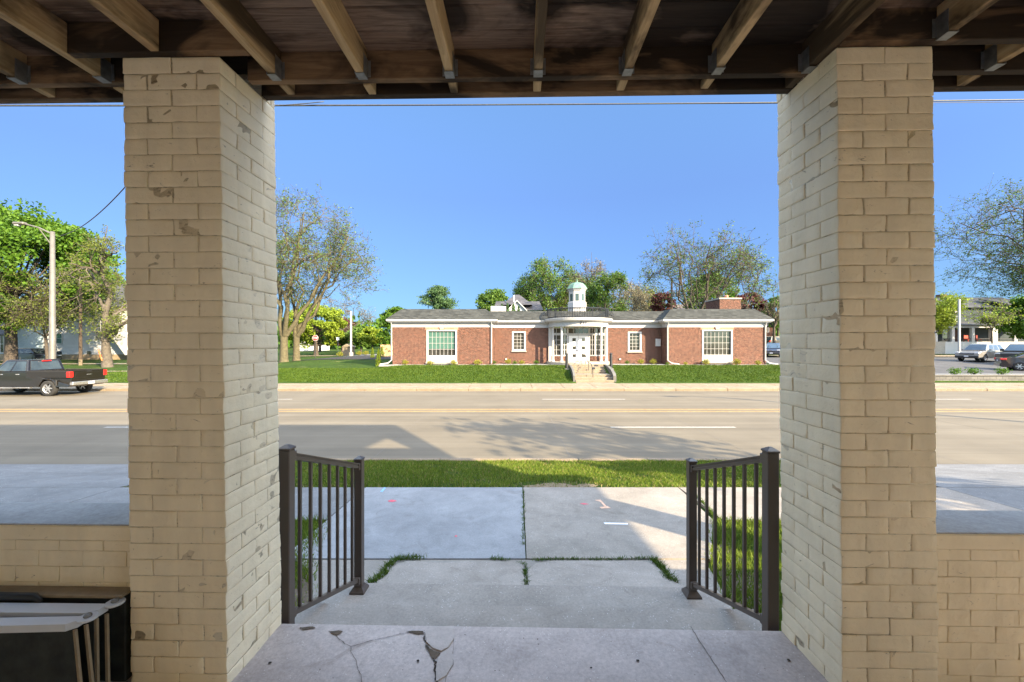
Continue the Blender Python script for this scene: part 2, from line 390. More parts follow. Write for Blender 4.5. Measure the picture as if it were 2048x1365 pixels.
ys=sorted(set([-400,-200,-60,-20,-5,0,1.5,31.14,31.16,3.4,4.16,5.2,6.56,7.4,8.3,9.2,9.31,9.32,16,23.84,23.86,25,27.1,27.4,27.5,28.3]+[27.1+.35*i for i in range(1,15)]+[33+1.5*i for i in range(1,40)]+[95,105,120,150,200,300,500,900,1600]))
g=MB(); nx=len(xs)
XX,YY=np.meshgrid(xs,ys); ZZ=H(XX,YY)
g.v=[(float(a),float(b),float(c)) for a,b,c in zip(XX.ravel(),YY.ravel(),ZZ.ravel())]
g.f=[(j*nx+i,j*nx+i+1,(j+1)*nx+i+1,(j+1)*nx+i) for j in range(len(ys)-1) for i in range(nx-1)]; g.m=[0]*len(g.f)
struct(g.build('ground',M['lawn'],smooth=True))

def roadmat():
    m,t,p=newmat('road_concrete'); v=obj_coord(t,world=True)
    base=ramp(t,noise(t,v,.5,6,.6),[(.3,(.118,.101,.074)),(.7,(.148,.128,.095))])
    st=ramp(t,noise(t,obj_coord(t,(.02,1.1,1),world=True),1.0,5,.6),[(.33,.84),(.62,1.08)]); c=mix(t,base,st,.98,'MULTIPLY')
    st2=ramp(t,noise(t,obj_coord(t,(.08,5,1),world=True),1.0,4,.6),[(.35,.90),(.65,1.06)]); c=mix(t,c,st2,.9,'MULTIPLY')
    fine=ramp(t,noise(t,v,45,4,.7),[(.25,.86),(.75,1.10)]); c=mix(t,c,fine,.8,'MULTIPLY')
    sp=ramp(t,noise(t,v,2.1,7,.7,.5),[(.66,0),(.74,.5)]); c=mix(t,c,(.22,.20,.17),sp)
    t.links.new(c,p.inputs['Base Color']); p.inputs['Roughness'].default_value=.75; p.inputs['Specular IOR Level'].default_value=.3
    bump(t,p,noise(t,v,60,4),.2,.004); return m
M['road']=roadmat()
g=MB(); g.box(-300,300,9.33,23.78,-.2,0); struct(g.build('road',M['road']))
# lane markings
M['mark_w']=simple('road_paint_white',(.27,.26,.24),.7,var=.25,ns=12)
M['mark_y']=simple('road_paint_yellow',(.27,.165,.06),.7,var=.3,ns=6)
g=MB()
for x0 in (-32.0,-15.0,1.5,18.6,35.0): g.box(x0,x0+4.1,20.22,20.36,.001,.004)
for x0 in (-47,-30.2,-13.4,3.25,20.0,36.5): g.box(x0,x0+4.1,13.42,13.56,.001,.004)
struct(g.build('lane_marking',M['mark_w']))
g=MB(); g.box(-200,200,16.55,16.72,.001,.004); g.box(-200,200,17.08,17.25,.001,.004); struct(g.build('centre_line',M['mark_y']))
def ribbon(g,pts,w,zf,rnd,jit=.5,mi=0,step=.05):
    P=[]; 
    for (a,b) in zip(pts[:-1],pts[1:]):
        L=math.hypot(b[0]-a[0],b[1]-a[1]); n=max(1,int(L/step))
        for i in range(n): P.append((a[0]+(b[0]-a[0])*i/n,a[1]+(b[1]-a[1])*i/n))
    P.append(pts[-1]); vs=[]; n=len(P)
    for i,p in enumerate(P):
        a=P[max(0,i-1)]; b=P[min(n-1,i+1)]; dx,dy=b[0]-a[0],b[1]-a[1]; L=math.hypot(dx,dy) or 1
        nx_,ny_=-dy/L,dx/L; o=rnd.uniform(-1,1)*w*jit; ww=w*(.5+rnd.random()*jit)*.5
        for s in (-1,1):
            q=(p[0]+nx_*(o+s*ww),p[1]+ny_*(o+s*ww)); vs.append((q[0],q[1],zf(*q)))
    g.add(vs,[(2*i,2*i+1,2*i+3,2*i+2) for i in range(n-1)],mi)
rnd=random.Random(3)
g=MB()
for k in range(-9,12):
    x=1.4+4.55*k+(0 if k in(0,1) else rnd.uniform(-.2,.2))
    ribbon(g,[(x,9.34),(x+rnd.uniform(-.05,.1),23.7)],.034,lambda a,b:.003,rnd,.2,step=.4)
for y in (16.15,13.35,20.12): ribbon(g,[(-60,y),(60,y)],.026,lambda a,b:.0025,rnd,.3,step=.6)
for k in range(9):
    x=rnd.uniform(-14,16); y=rnd.uniform(9.8,20); P_=[(x,y)]
    for q in range(rnd.randint(3,7)): P_.append((P_[-1][0]+rnd.uniform(-.5,.5),P_[-1][1]+rnd.uniform(.15,.5)))
    ribbon(g,P_,.009,lambda a,b:.002,rnd,.8,step=.12)
M['seam']=simple('road_seam',(.13,.115,.095),.9,var=.3,ns=20)
struct(g.build('road_seam',M['seam']))
# kerbs
g=MB()
x=-6.3
while x<6.9: g.cbox(x,x+1.55,9.18,9.34,-.1,.15,.02); x+=1.56
x=-120
while x<120: g.cbox(x,x+3.0,23.77,23.95,-.1,.15,.02); x+=3.012
struct(g.build('kerb',M['kerb']))
def slab(name,poly,zf,th,mat,extra=None,col=True):
    bm=bmesh.new(); vt=[bm.verts.new((x,y,zf(x,y))) for x,y in poly]; vb=[bm.verts.new((x,y,zf(x,y)-th)) for x,y in poly]
    n=len(poly); bm.faces.new(vt); bm.faces.new(vb[::-1])
    for i in range(n): bm.faces.new((vt[i],vb[i],vb[(i+1)%n],vt[(i+1)%n]))
    bmesh.ops.recalc_face_normals(bm,faces=bm.faces); bmesh.ops.triangulate(bm,faces=[f for f in bm.faces if len(f.verts)>4])
    me=bpy.data.meshes.new(name); bm.to_mesh(me); bm.free(); me.materials.append(mat)
    o=bpy.data.objects.new(name,me); C.objects.link(o); return struct(o)
# far pavement, slab by slab
g=MB(); x=-90; rnd=random.Random(8)
while x<90:
    g.cbox(x,x+1.88,23.965,25.52,-.05,.155,.008); g.cbox(x,x+1.88,25.535,27.1,-.05,.19,.008); x+=1.9
struct(g.build('far_pavement',M['farwalk']))
# near pavement slabs along the street
zs=lambda x,y: float(Hn(y))
slab('pavement',[(-2.34,4.16),(.138,4.16),(.165,6.56),(-2.34,6.56)],zs,.12,M['walk_new'])
slab('pavement',[(.149,4.16),(2.02,4.16),(2.55,5.2),(2.66,6.56),(.182,6.56)],zs,.12,M['walk_old'])
for a,b in ((-6.3,-4.34),(-4.33,-2.355)): slab('pavement',[(a,5.2),(b,5.2),(b,6.56),(a,6.56)],zs,.12,M['drive'])
for a,b in ((2.675,4.6),(4.61,6.9)): slab('pavement',[(a,5.2),(b,5.2),(b,6.56),(a,6.56)],zs,.12,M['walk_old'])
# driveways to both sides
zd=lambda x,y: float(np.interp(y,[0,3.4,4.16,6.56,9.33],[.64,.63,.57,.45,.006]))
g=MB()
for (a,b) in ((-60,-6.31),(6.91,60)):
    for y0,y1 in ((2.4,5.2),(5.2,6.56),(6.56,9.33)):
        g.add([(a,y0,zd(0,y0)),(b,y0,zd(0,y0)),(b,y1,zd(0,y1)),(a,y1,zd(0,y1))],[(0,1,2,3)])
    g.add([(a,2.4,.2),(b,2.4,.2),(b,2.4,zd(0,2.4)),(a,2.4,zd(0,2.4))],[(0,1,2,3)])
    e=-6.31 if a<0 else 6.91
    g.add([(e,2.4,.2),(e,2.4,zd(0,2.4)),(e,6.56,zd(0,6.56)),(e,9.33,.006),(e,9.33,-.1)],[(0,1,2,3,4)])
struct(g.build('driveway',M['drive']))
g=MB(); rnd=random.Random(4); z4=lambda x,y: zd(x,y)+.004
for (a,b) in ((-40,-6.35),(6.95,40)):
    for y in (6.56,8.0,9.3): ribbon(g,[(a,y),(b,y)],.014,z4,rnd,.4,step=.4)
for k in range(8):
    x=-8.2-2.6*k; ribbon(g,[(x,2.5),(x-.1,9.3)],.016,z4,rnd,.3,step=.4)
    x=7.9+2.5*k; ribbon(g,[(x,2.5),(x+.1,9.3)],.014,z4,rnd,.3,step=.4)
struct(g.build('driveway_seam',M['seam']))
# walkway from the steps
z2=lambda x,y: float(Hn(y))+.004
slab('walkway',[(-1.62,3.30),(1.78,3.30),(1.95,4.155),(-2.2,4.155),(-1.9,3.9)],lambda x,y: float(Hn(y))-.012,.1,M['walk_old'])
slab('walkway',[(-1.24,3.38),(.118,3.38),(.112,4.0),(.05,4.09),(-.5,4.10),(-.7,4.06),(-.95,4.10),(-1.05,4.10),(-1.14,4.02),(-1.18,3.75),(-1.28,3.62),(-1.42,3.52),(-1.46,3.38)],zs,.1,M['step'])
slab('walkway',[(.145,3.38),(1.62,3.38),(1.50,3.60),(1.45,3.75),(1.40,4.00),(1.33,4.10),(.42,4.11),(.24,4.05),(.15,3.92)],zs,.1,M['step'])

# ------------------------------------------------------------------ the porch we stand in (its frame is turned 1.2 degrees)
PR=Matrix.Rotation(-.0213,4,'Z')
FL=CAMZ-1.536
def PMB(): return MB(PR)
def pp(x,y,z): return PR@Vector((x,y,z))
g=PMB()
g.box(-9,7.3,-5.99,2.225,.3,FL-.004)
struct(g.build('porch_floor',M['floor']))
g=PMB(); c1=.012
g.cbox(-1.50,1.56,2.222,2.745,.3,1.0,.012); struct(g.build('step',M['step']))
g=PMB(); g.cbox(-1.52,1.60,2.72,3.39,.3,.762,.014); struct(g.build('step',M['step']))
rnd=random.Random(11)
def fl(px,py,zb=1.536): x,y=onplane(px,py,zb); return (x,y)
zf=lambda x,y: FL+.0005
g=MB()
def flr(pts,w,jit=.6,mi=0): ribbon(g,[fl(*p) for p in pts],w,zf,rnd,jit,mi,.012)
flr([(668,1264),(675,1275),(690,1288),(702,1293),(722,1288),(745,1281),(775,1275),(800,1268),(830,1263),(850,1266)],.003)
flr([(702,1293),(702,1305),(712,1320),(716,1340),(722,1350),(724,1368)],.002)
flr([(848,1272),(852,1284),(858,1296),(866,1310),(872,1325),(870,1345),(872,1368)],.007,.9)
flr([(1381,1253),(1396,1278),(1412,1302),(1425,1322),(1440,1345),(1455,1368)],.0035,.5)
flr([(905,1262),(908,1285),(905,1310),(907,1330),(893,1350),(890,1366)],.002)
def blot(pts,z=FL+.001,mi=0,n=3):
    P=[fl(*p) for p in pts]; Q=[]
    for a,b in zip(P,P[1:]+P[:1]):
        for i in range(n): Q.append((a[0]+(b[0]-a[0])*i/n+rnd.uniform(-.004,.004),a[1]+(b[1]-a[1])*i/n+rnd.uniform(-.004,.004),z))
    cx=sum(q[0] for q in Q)/len(Q); cy=sum(q[1] for q in Q)/len(Q)
    g.add(Q+[(cx,cy,z)],[(i,(i+1)%len(Q),len(Q)) for i in range(len(Q))],mi)
blot([(598,1255),(626,1254),(630,1258),(606,1260)],mi=1)
blot([(655,1262),(688,1262),(678,1269),(668,1270)],mi=1)
blot([(812,1263),(845,1263),(848,1268),(838,1269)],mi=1)
blot([(850,1290),(862,1300),(880,1306),(874,1316),(866,1318),(855,1300)],mi=1)
for px,py,s in ((540,1326,.010),(836,1322,.011),(1047,1277,.005),(1075,1279,.005),(1077,1289,.005),(1276,1322,.011),(1578,1321,.011),(1182,1336,.007),(985,1300,.003),(990,1342,.004),(1120,1300,.003),(1314,1285,.003),(1450,1287,.003),(640,1340,.004),(930,1270,.004)):
    x,y=fl(px,py); s*=.72; q=[(x+s*(1+rnd.uniform(-.3,.3))*math.cos(a*.7854),y+s*(1+rnd.uniform(-.3,.3))*math.sin(a*.7854),FL+.001) for a in range(8)]; g.add(q,[tuple(range(8))],0)
struct(g.build('floor_crack',[M['crack'],M['dirt']]))
g=MB()
def patch(pts,mi=0,z=FL+.004): 
    P=[fl(*p) for p in pts]; g.prism([(x,y,FL-.004) for x,y in P],(0,0,z-FL+.006),mi)
patch([(850,1266),(862,1256),(908,1254),(907,1280),(896,1296),(882,1304),(866,1298),(853,1286)])
patch([(884,1306),(900,1296),(906,1310),(905,1330),(892,1352),(872,1364),(872,1336),(876,1318)],z=FL+.001)
struct(g.build('floor_patch',M['patch']))

from mathutils import noise as mn
def rbrick(g,x0,x1,y0,y1,z0,z1,r,sd,amp=1.0):
    def cuts(a,b,st):
        n=max(2,int(round((b-a)/st))); return [a,a+.0025]+[a+(b-a)*i/n for i in range(1,n)]+[b-.0025,b]
    X,Y,Z=cuts(x0,x1,.024),cuts(y0,y1,.024),cuts(z0,z1,.019); idx={}; vs=[]; fs=[]
    def V(i,j,k):
        q=idx.get((i,j,k))
        if q is None:
            p=[X[i],Y[j],Z[k]]; c=[min(max(p[0],x0+r),x1-r),min(max(p[1],y0+r),y1-r),min(max(p[2],z0+r),z1-r)]
            d=[p[m]-c[m] for m in range(3)]; L=math.sqrt(d[0]**2+d[1]**2+d[2]**2)
            if L>r: p=[c[m]+d[m]*r/L for m in range(3)]
            s=Vector((p[0]*17+sd,p[1]*17,p[2]*17)); w1=mn.noise_vector(s); w2=mn.noise_vector(Vector(p)*75)
            ch=mn.noise(Vector((p[0]*26+sd,p[1]*26,p[2]*26))); kk=.0035*max(0,ch-.42)/.3
            cx,cy=(x0+x1)/2,(y0+y1)/2
            p=[p[0]+(w1[0]*.0034+w2[0]*.0013)*amp,p[1]+(w1[1]*.0034+w2[1]*.0013)*amp,p[2]+w1[2]*.0016*amp]
            q=idx[(i,j,k)]=len(vs); vs.append(tuple(p))
        return q
    a,b,c=len(X)-1,len(Y)-1,len(Z)-1
    for i in range(a):
        for k in range(c): fs.append((V(i,0,k),V(i+1,0,k),V(i+1,0,k+1),V(i,0,k+1))); fs.append((V(i,b,k),V(i,b,k+1),V(i+1,b,k+1),V(i+1,b,k)))
    for j in range(b):
        for k in range(c): fs.append((V(0,j,k),V(0,j,k+1),V(0,j+1,k+1),V(0,j+1,k))); fs.append((V(a,j,k),V(a,j+1,k),V(a,j+1,k+1),V(a,j,k+1)))
    for i in range(a):
        for j in range(b): fs.append((V(i,j,0),V(i,j+1,0),V(i+1,j+1,0),V(i+1,j,0))); fs.append((V(i,j,c),V(i+1,j,c),V(i+1,j+1,c),V(i,j+1,c)))
    g.add(vs,fs,0)
def brick_pillar(x0,x1,y0,y1,z0,z1,seed,lean=.011,base=None):
    rn=random.Random(seed); g=PMB(); cr=.0735; mi0=1
    g.box(x0+.0032,x1-.0032,y0+.0032,y1-.0032,z0,z1,1)
    n=int(round((z1-z0)/cr)); cr=(z1-z0)/n; W=x1-x0; Dp=y1-y0; t=min(.105,Dp/2-.006); j=.005
    for k in range(n):
        za=z0+k*cr+.0012; zb=z0+(k+1)*cr-.0022
        L=[]
        if k%2==0:
            for (a,b) in ((x0,x0+W/2-j/2),(x0+W/2+j/2,x1)):
                L.append((a,b,y0,y0+t)); L.append((a,b,y1-t,y1))
            L.append((x0,x0+t,y0+t+j,y1-t-j)); L.append((x1-t,x1,y0+t+j,y1-t-j))
        else:
            for (a,b) in ((y0,y0+Dp/2-j/2),(y0+Dp/2+j/2,y1)):
                L.append((x0,x0+t,a,b)); L.append((x1-t,x1,a,b))
            L.append((x0+t+j,x1-t-j,y0,y0+t)); L.append((x0+t+j,x1-t-j,y1-t,y1))
        for (a,b,c,d) in L:
            r=lambda s=.0022: rn.uniform(-s,s)
            rbrick(g,a+r()*(a==x0),b+r()*(b==x1),c+r()*(c==y0),d+r()*(d==y1),za+r(.001),zb+r(.001),rn.uniform(.0015,.004),rn.uniform(0,50))
    # slight outward lean, as built
    Pm=PR
    if lean:
        g.v=[(v[0]-lean*(v[2]-(FL+z1)/2),v[1],v[2]) for v in g.v]
    return g
TOP=CAMZ+1.29
def pillar_thing(x0,x1,seed,label,lean,y0=1.81,y1=2.225):
    c=pp((x0+x1)/2,(y0+y1)/2,FL-.02)
    t=thing('brick_pillar',label,'pillar',tuple(c),'cream brick pillars of the porch')
    brick_pillar(x0,x1,y0,y1,FL-.02,TOP,seed,lean).build('shaft',[M['paint'],M['mortar']],t,smooth=True)
    g=brick_pillar(x0,x1,y1-.068,y1,TOP+.001,TOP+2.2,seed+50,0); off=lean*(TOP-(FL+TOP)/2)
    g.v=[(v[0]-off,v[1],v[2]) for v in g.v]; g.build('upper_pier',[M['paint'],M['mortar']],t)
    return t
pillar_thing(-1.776,-1.334,5,'cream painted brick pillar left of the steps, its sunless side brown and its inner side pale',.013)
pillar_thing(1.387,1.795,6,'cream painted brick pillar right of the steps',.009)
pillar_thing(5.28,5.70,7,'cream painted brick pillar farther right along the porch, beyond the frame',0)
# parapets
def parapet(x0,x1,label,seed,ox):
    rn=random.Random(seed); c=pp((x0+x1)/2,2.0,FL-.02)
    t=thing('parapet_wall',label,'wall',tuple(c),'low parapet walls of the porch')
    g=PMB(); zt=CAMZ-.845; y0=1.872; g.box(x0,x1,y0+.004,2.10,FL-.5,zt-.075,1)
    k=0; z=FL-.02; cr=.0735
    while z<zt-.08-.03:
        x=x0-.1*(k%2); zz=min(z+cr-.003,zt-.078)
        while x<x1:
            a=max(x,x0); b=min(x+.207,x1)
            if b-a>.02 and x0<2 and zz-z>.02 and (a>-3.5 and a<3.5): rbrick(g,a,b,y0+rn.uniform(-.0010,.0010),y0+.05,z+.0003,zz+.0016,.002,rn.uniform(0,50),.8)
            x+=.2105
        z+=cr; k+=1
    g.build('wall',[M['paint'],M['mortar']],t)
    g=PMB(); g.cbox(x0,x1,1.866,2.125,zt-.075,zt-.004,.006); g.build('coping',[M['paint']],t)
    g=PMB(); g.cbox(x0,x1,1.868,2.122,zt-.005,zt+.003,.003); g.build('painted_ledge',[M['ledge']],t)
parapet(-7,-1.790,'low cream brick parapet wall left of the left pillar, dark folded panels leaning on it',21,0)
parapet(1.800,4.6,'low cream brick parapet wall right of the right pillar',22,0)
# added unseen wall behind the camera: blocks sun, bounces light onto the pillars
t=thing('added_house','added unseen house block behind the porch, shaped to block sun and bounce warm light','house',tuple(pp(-4,-6,.3)))
g=PMB(); g.box(-16,11.5,-9.5,-6.0,.2,9.8); g.build('wall',[M['bouncewall']],t)

# deck overhead
deck=thing('porch_deck','weathered timber deck overhead, joists hung on a long beam above the pillars','deck',tuple(pp(0,2.1,TOP)))
JT=TOP+.138
XR=7.3
xk=[.083+.424*k for k in range(-16,18)]
def joist(x,y0,y1,z0=TOP,name='joist',mat='joist',seed=0):
    rn=random.Random(int(x*1000)); g=PMB(); d=rn.uniform(-.004,.004)
    g.cbox(x-.0195,x+.0195,y0,y1,z0+d,JT,.003); return g.build(name,[M[mat]],deck)
for i,x in enumerate(xk):
    if x>XR-.05: continue
    k=i-16
    over = (-1.85<x<-1.26) or (1.33<x<1.86)
    if k in (-4,4):
        joist(x,-1.48,1.773)
        hy=1.773
    else:
        joist(x,-1.48,1.976); hy=1.976
    joist(x,2.020,2.10)
    if True:
        g=PMB(); g.box(x-.021,x+.021,hy-.052,hy-.001,TOP-.0065,TOP-.0045)
        for s in(-1,1):
            xx=x+s*.021; g.box(xx-.001,xx+.001,hy-.052,hy-.0005,TOP-.006,TOP+.09)
            a,b=(xx,xx+s*.016); a,b=min(a,b),max(a,b); g.box(a,b,hy-.0025,hy-.0008,TOP+.005,TOP+.085)
        if k!=-4: g.build('joist_hanger',[M['steel']],deck)
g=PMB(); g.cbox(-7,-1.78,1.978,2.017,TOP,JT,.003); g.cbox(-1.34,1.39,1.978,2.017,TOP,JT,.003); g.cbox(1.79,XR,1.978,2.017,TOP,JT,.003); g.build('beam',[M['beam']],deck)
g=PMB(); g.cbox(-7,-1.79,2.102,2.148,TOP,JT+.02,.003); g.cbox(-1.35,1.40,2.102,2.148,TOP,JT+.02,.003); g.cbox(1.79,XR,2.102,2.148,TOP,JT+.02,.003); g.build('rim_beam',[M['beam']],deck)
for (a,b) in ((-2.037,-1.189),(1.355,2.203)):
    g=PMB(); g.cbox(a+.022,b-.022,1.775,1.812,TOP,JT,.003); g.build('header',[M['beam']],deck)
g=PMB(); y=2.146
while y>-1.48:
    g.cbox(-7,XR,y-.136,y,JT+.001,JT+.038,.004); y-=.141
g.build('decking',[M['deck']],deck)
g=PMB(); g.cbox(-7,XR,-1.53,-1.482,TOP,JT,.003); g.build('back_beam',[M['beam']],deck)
for x in (-6.5,-3.2,3.4):
    g=PMB(); g.cbox(x-.07,x+.07,-1.60,-1.46,FL-.004,TOP-.001,.004); g.build('back_post',[M['beam']],deck)
# neighbouring porch farther right, outside the frame, whose deck shades the driveway
t=thing('neighbour_porch','timber deck on cream brick piers beyond the driveway at the right, outside the frame','porch',(14,1.0,.6))
g=MB(); g.box(12.4,22,-4,1.25,CAMZ+1.3,CAMZ+1.46); g.build('deck',[M['deck']],t)
for x0 in (12.6,18):
    g=MB(); g.box(x0,x0+.4,.8,1.2,.4,CAMZ+1.298); g.build('pier',[M['paint']],t)
# added unseen roof slab rising toward the street, shaped to cast the road shadow
def sunback(X,D,zb,x0=None,d0=None):
    sx,sy,sz=S; t_=(x0-X)/sx if x0 is not None else (d0-D)/sy
    return (X+t_*sx,D+t_*sy,-zb+t_*sz+CAMZ)
SLB=[(1.25,8.82),(-1.55,6.15)]
def on_slab(px,py,zb):
    X,D=onplane(px,py,zb); sl_=(SLB[0][1]-SLB[1][1])/(SLB[0][0]-SLB[1][0]); G=Vector((X,D,CAMZ-zb))
    # z = z1 + sl*(y-y1)
    t_=(SLB[1][1]+sl_*(G.y-SLB[1][0])-G.z)/(S.z-sl_*S.y); return G+S*t_
tri=[on_slab(720,897,2.75),on_slab(820,897,2.75),on_slab(770,875,2.75)]  # hole in the added slab that lets a triangle of sun through
bm=bmesh.new()
out=[(-14,SLB[0][0],SLB[0][1]),(10,SLB[0][0],SLB[0][1]),(10,SLB[1][0],SLB[1][1]),(-14,SLB[1][0],SLB[1][1])]
ov=[bm.verts.new(p) for p in out]; iv=[bm.verts.new(p) for p in tri]
ed=[bm.edges.new((ov[i],ov[(i+1)%4])) for i in range(4)]+[bm.edges.new((iv[i],iv[(i+1)%3])) for i in range(3)]
bmesh.ops.triangle_fill(bm,edges=ed,use_beauty=True)
me=bpy.data.meshes.new('roof'); bm.to_mesh(me); bm.free(); me.materials.append(M['shingle'])
ho=bpy.data.objects['added_house']
for v in me.vertices: v.co=v.co-Vector(ho.location)
o=bpy.data.objects.new('roof',me); C.objects.link(o); o.parent=ho
sm=o.modifiers.new('solid','SOLIDIFY'); sm.thickness=.12
g=MB(); g.box(6.95,7.1,-1.62,-1.5,4.22,6.1); g.build('roof_post',[M['beam']],ho)

# ------------------------------------------------------------------ stair railings
def railing(sx,x1,x2,label):
    A=(x1,2.30); B=(x2,3.27); h=.031
    t=thing('stair_railing',label,'railing',tuple(pp(A[0],A[1],1.0)),'bronze railings either side of the steps')
    for (x,y),z0,z1 in ((A,1.001,2.150),(B,.763,1.818)):
        g=PMB(); g.cbox(x-h,x+h,y-h,y+h,z0,z1,.004); p=g.build('post',[M['bronze']],t); ORG[p.name]=ORG[t.name]
        g=PMB(); g.cbox(x-h-.004,x+h+.004,y-h-.004,y+h+.004,z1,z1+.012,.003)
        a=h+.002; g.add([(x-a,y-a,z1+.012),(x+a,y-a,z1+.012),(x+a,y+a,z1+.012),(x-a,y+a,z1+.012),(x-.008,y-.008,z1+.028),(x+.008,y-.008,z1+.028),(x+.008,y+.008,z1+.028),(x-.008,y+.008,z1+.028)],[(0,1,5,4),(1,2,6,5),(2,3,7,6),(3,0,4,7),(4,5,6,7)])
        g.build('post_cap',[M['bronze']],p)
        g=PMB(); a=.058; b=h+.003
        g.add([(x-a,y-a,z0),(x+a,y-a,z0),(x+a,y+a,z0),(x-a,y+a,z0),(x-a,y-a,z0+.014),(x+a,y-a,z0+.014),(x+a,y+a,z0+.014),(x-a,y+a,z0+.014),(x-b,y-b,z0+.045),(x+b,y-b,z0+.045),(x+b,y+b,z0+.045),(x-b,y+b,z0+.045)],
              [(0,1,5,4),(1,2,6,5),(2,3,7,6),(3,0,4,7),(4,5,9,8),(5,6,10,9),(6,7,11,10),(7,4,8,11)])
        g.build('base_cover',[M['bronze']],p)
    def line(y,za,zb): u=(y-2.33)/(3.24-2.33); return (A[0]+(B[0]-A[0])*(y-A[1])/(B[1]-A[1]), za+(zb-za)*u)
    def rail(name,za,zb,hw,hh,lip=True):
        g=PMB(); L=[]
        for y in (2.331,3.239):
            x,z=line(y,za,zb); L.append((x,y,z))
        prof=[(-hw,-hh),(hw,-hh),(hw,-hh*.2),(hw*.75,0),(hw*.75,hh*.5),(hw,hh*.6),(hw,hh),(-hw,hh),(-hw,hh*.6),(-hw*.75,hh*.5),(-hw*.75,0),(-hw,-hh*.2)] if lip else [(-hw,-hh),(hw,-hh),(hw,hh),(-hw,hh)]
        n=len(prof); vs=[(x+a,y,z+b) for (x,y,z) in L for a,b in prof]
        g.add(vs,[tuple(range(n))[::-1],tuple(range(n,2*n))]+[(i,(i+1)%n,n+(i+1)%n,n+i) for i in range(n)])
        return g.build(name,[M['bronze']],t)
    rail('top_rail',2.105,1.775,.020,.020); rail('bottom_rail',1.195,.865,.015,.015,False)
    for y,za in ((2.345,2.105),(3.225,1.775),(2.345,1.195),(3.225,.865)):
        x=A[0]+(B[0]-A[0])*(y-A[1])/(B[1]-A[1]); g=PMB(); g.cbox(x-.025,x+.025,y-.014,y+.014,za-.030,za+.026,.004); g.build('bracket',[M['bronze']],t)
    for k in range(7):
        y=2.43+.1185*k; x,zb=line(y,1.205,.875); _,zt=line(y,2.090,1.760)
        g=PMB(); g.cbox(x-.0095,x+.0095,y-.0095,y+.0095,zb,zt,.002); g.build('baluster',[M['bronze']],t)
railing(-1,-1.329,-1.300,'bronze metal stair railing beside the left brick pillar')
railing(1,1.384,1.352,'bronze metal stair railing beside the right brick pillar')

# ------------------------------------------------------------------ folded panels against the left parapet
t=thing('folded_panels','dark folded panels with pale top bars and bolted corners against the left parapet','folding frame',tuple(pp(-2.2,1.75,FL)))
H0=FL+.39
g=PMB(); g.cbox(-3.0,-1.795,1.822,1.868,FL,H0,.003); g.build('back_board',[M['darkfab']],t)
g=PMB(); g.cbox(-3.0,-1.793,1.800,1.869,H0+.001,H0+.014,.002); g.build('top_board',[M['tan']],t)
def panel(x1,ya,yb,zt,dx,slope=0,th=.05):   # a dark panel with tan side edges and a pale bar on top
    g=PMB(); xb=x1+dx
    g.prism([(-3.0,ya-.25*slope-.01,FL+.01),(xb,yb-.02,FL+.01),(x1-.002,yb,zt-.03),(-3.0,ya-slope,zt-.03)],(0,.022,0)); p=g.build('panel',[M['darkfab']],t); ORG[p.name]=ORG[t.name]
    g=PMB(); g.prism([(-3.0,ya-slope-.003,zt-.03),(x1-.025,yb-.003,zt-.03),(x1,yb+.022,zt-.03),(x1,yb+th,zt-.03),(-3.0,ya-slope+th,zt-.03)],(0,0,.03)); g.build('top_bar',[M['pale']],p)
    g=PMB()
    g.prism([(x1-.003,yb+.004,zt-.03),(x1+.008,yb+.004,zt-.03),(xb+.012,yb-.016,FL),(xb-.001,yb-.016,FL)],(0,.01,0)); 
    g.prism([(x1+.012,yb+.034,zt-.03),(x1+.022,yb+.034,zt-.03),(xb+.028,yb+.014,FL),(xb+.016,yb+.014,FL)],(0,.010,0)); g.build('side_edge',[M['tan']],p)
    return p
p1=panel(-1.845,1.60,1.645,H0-.006,.055,.02)
p2=panel(-1.825,1.705,1.712,H0-.004,.022,0,.062)
for p,x,y in ((p1,-1.822,1.685),(p2,-1.806,1.785)):
    g=PMB(); c=(x,y,H0-.012); g.lathe([(0,.0),(.034,0),(.036,.004),(.034,.010),(0,.010)],c,18,0); g.build('corner_plate',[M['pale']],p,smooth=False)
    g=PMB(); g.lathe([(.013,.010),(.015,.014),(.012,.021),(0,.023)],c,14,0); g.build('bolt',[M['steel']],p,smooth=True)
g=PMB(); g.tube([(-3,1.79,H0+.012),(-2.4,1.79,H0+.012),(-2.18,1.79,H0+.012),(-2.15,1.785,H0+.002),(-2.13,1.775,H0)],[.018,.018,.017,.010,.006],8)
g.build('strap',[M['black']],t,smooth=True)

# ------------------------------------------------------------------ the red brick building across the street
LB=thing('brick_library','long low red brick building with white trim, round portico and cupola across the street','building',(5.4,33.6,1.05))
BW,BC=32.5,33.6
zB,zBt,zF,zC=1.0,4.06,4.42,4.68
g=MB()
XL0,XL1,XR0,XR1=-9.48,-1.55,12.26,20.16
HW={'lw':(-6.78,-4.36,1.72,3.84),'rw':(15.08,17.50,1.78,3.84),'lc':(0.0,1.13,2.18,3.76),'rc':(9.50,10.62,2.12,3.74)}
def wallh(g,x0,x1,y,z0,z1,holes,th=.3,mi=0):
    # wall facing -Y with rectangular openings
    xs_=sorted(set([x0,x1]+[h for q in holes for h in q[:2]])); zs_=sorted(set([z0,z1]+[h for q in holes for h in q[2:]]))
    for a,b in zip(xs_,xs_[1:]):
        for c,d in zip(zs_,zs_[1:]):
            if any(q[0]<=a and b<=q[1] and q[2]<=c and d<=q[3] for q in holes): continue
            g.box(a,b,y,y+th,c,d,mi)
wallh(g,XL0,XL1,BW,zB,zBt,[HW['lw'][:2]+(1.25,3.86)])
wallh(g,XR0,XR1,BW,zB,zBt,[HW['rw'][:2]+(1.30,3.86)])
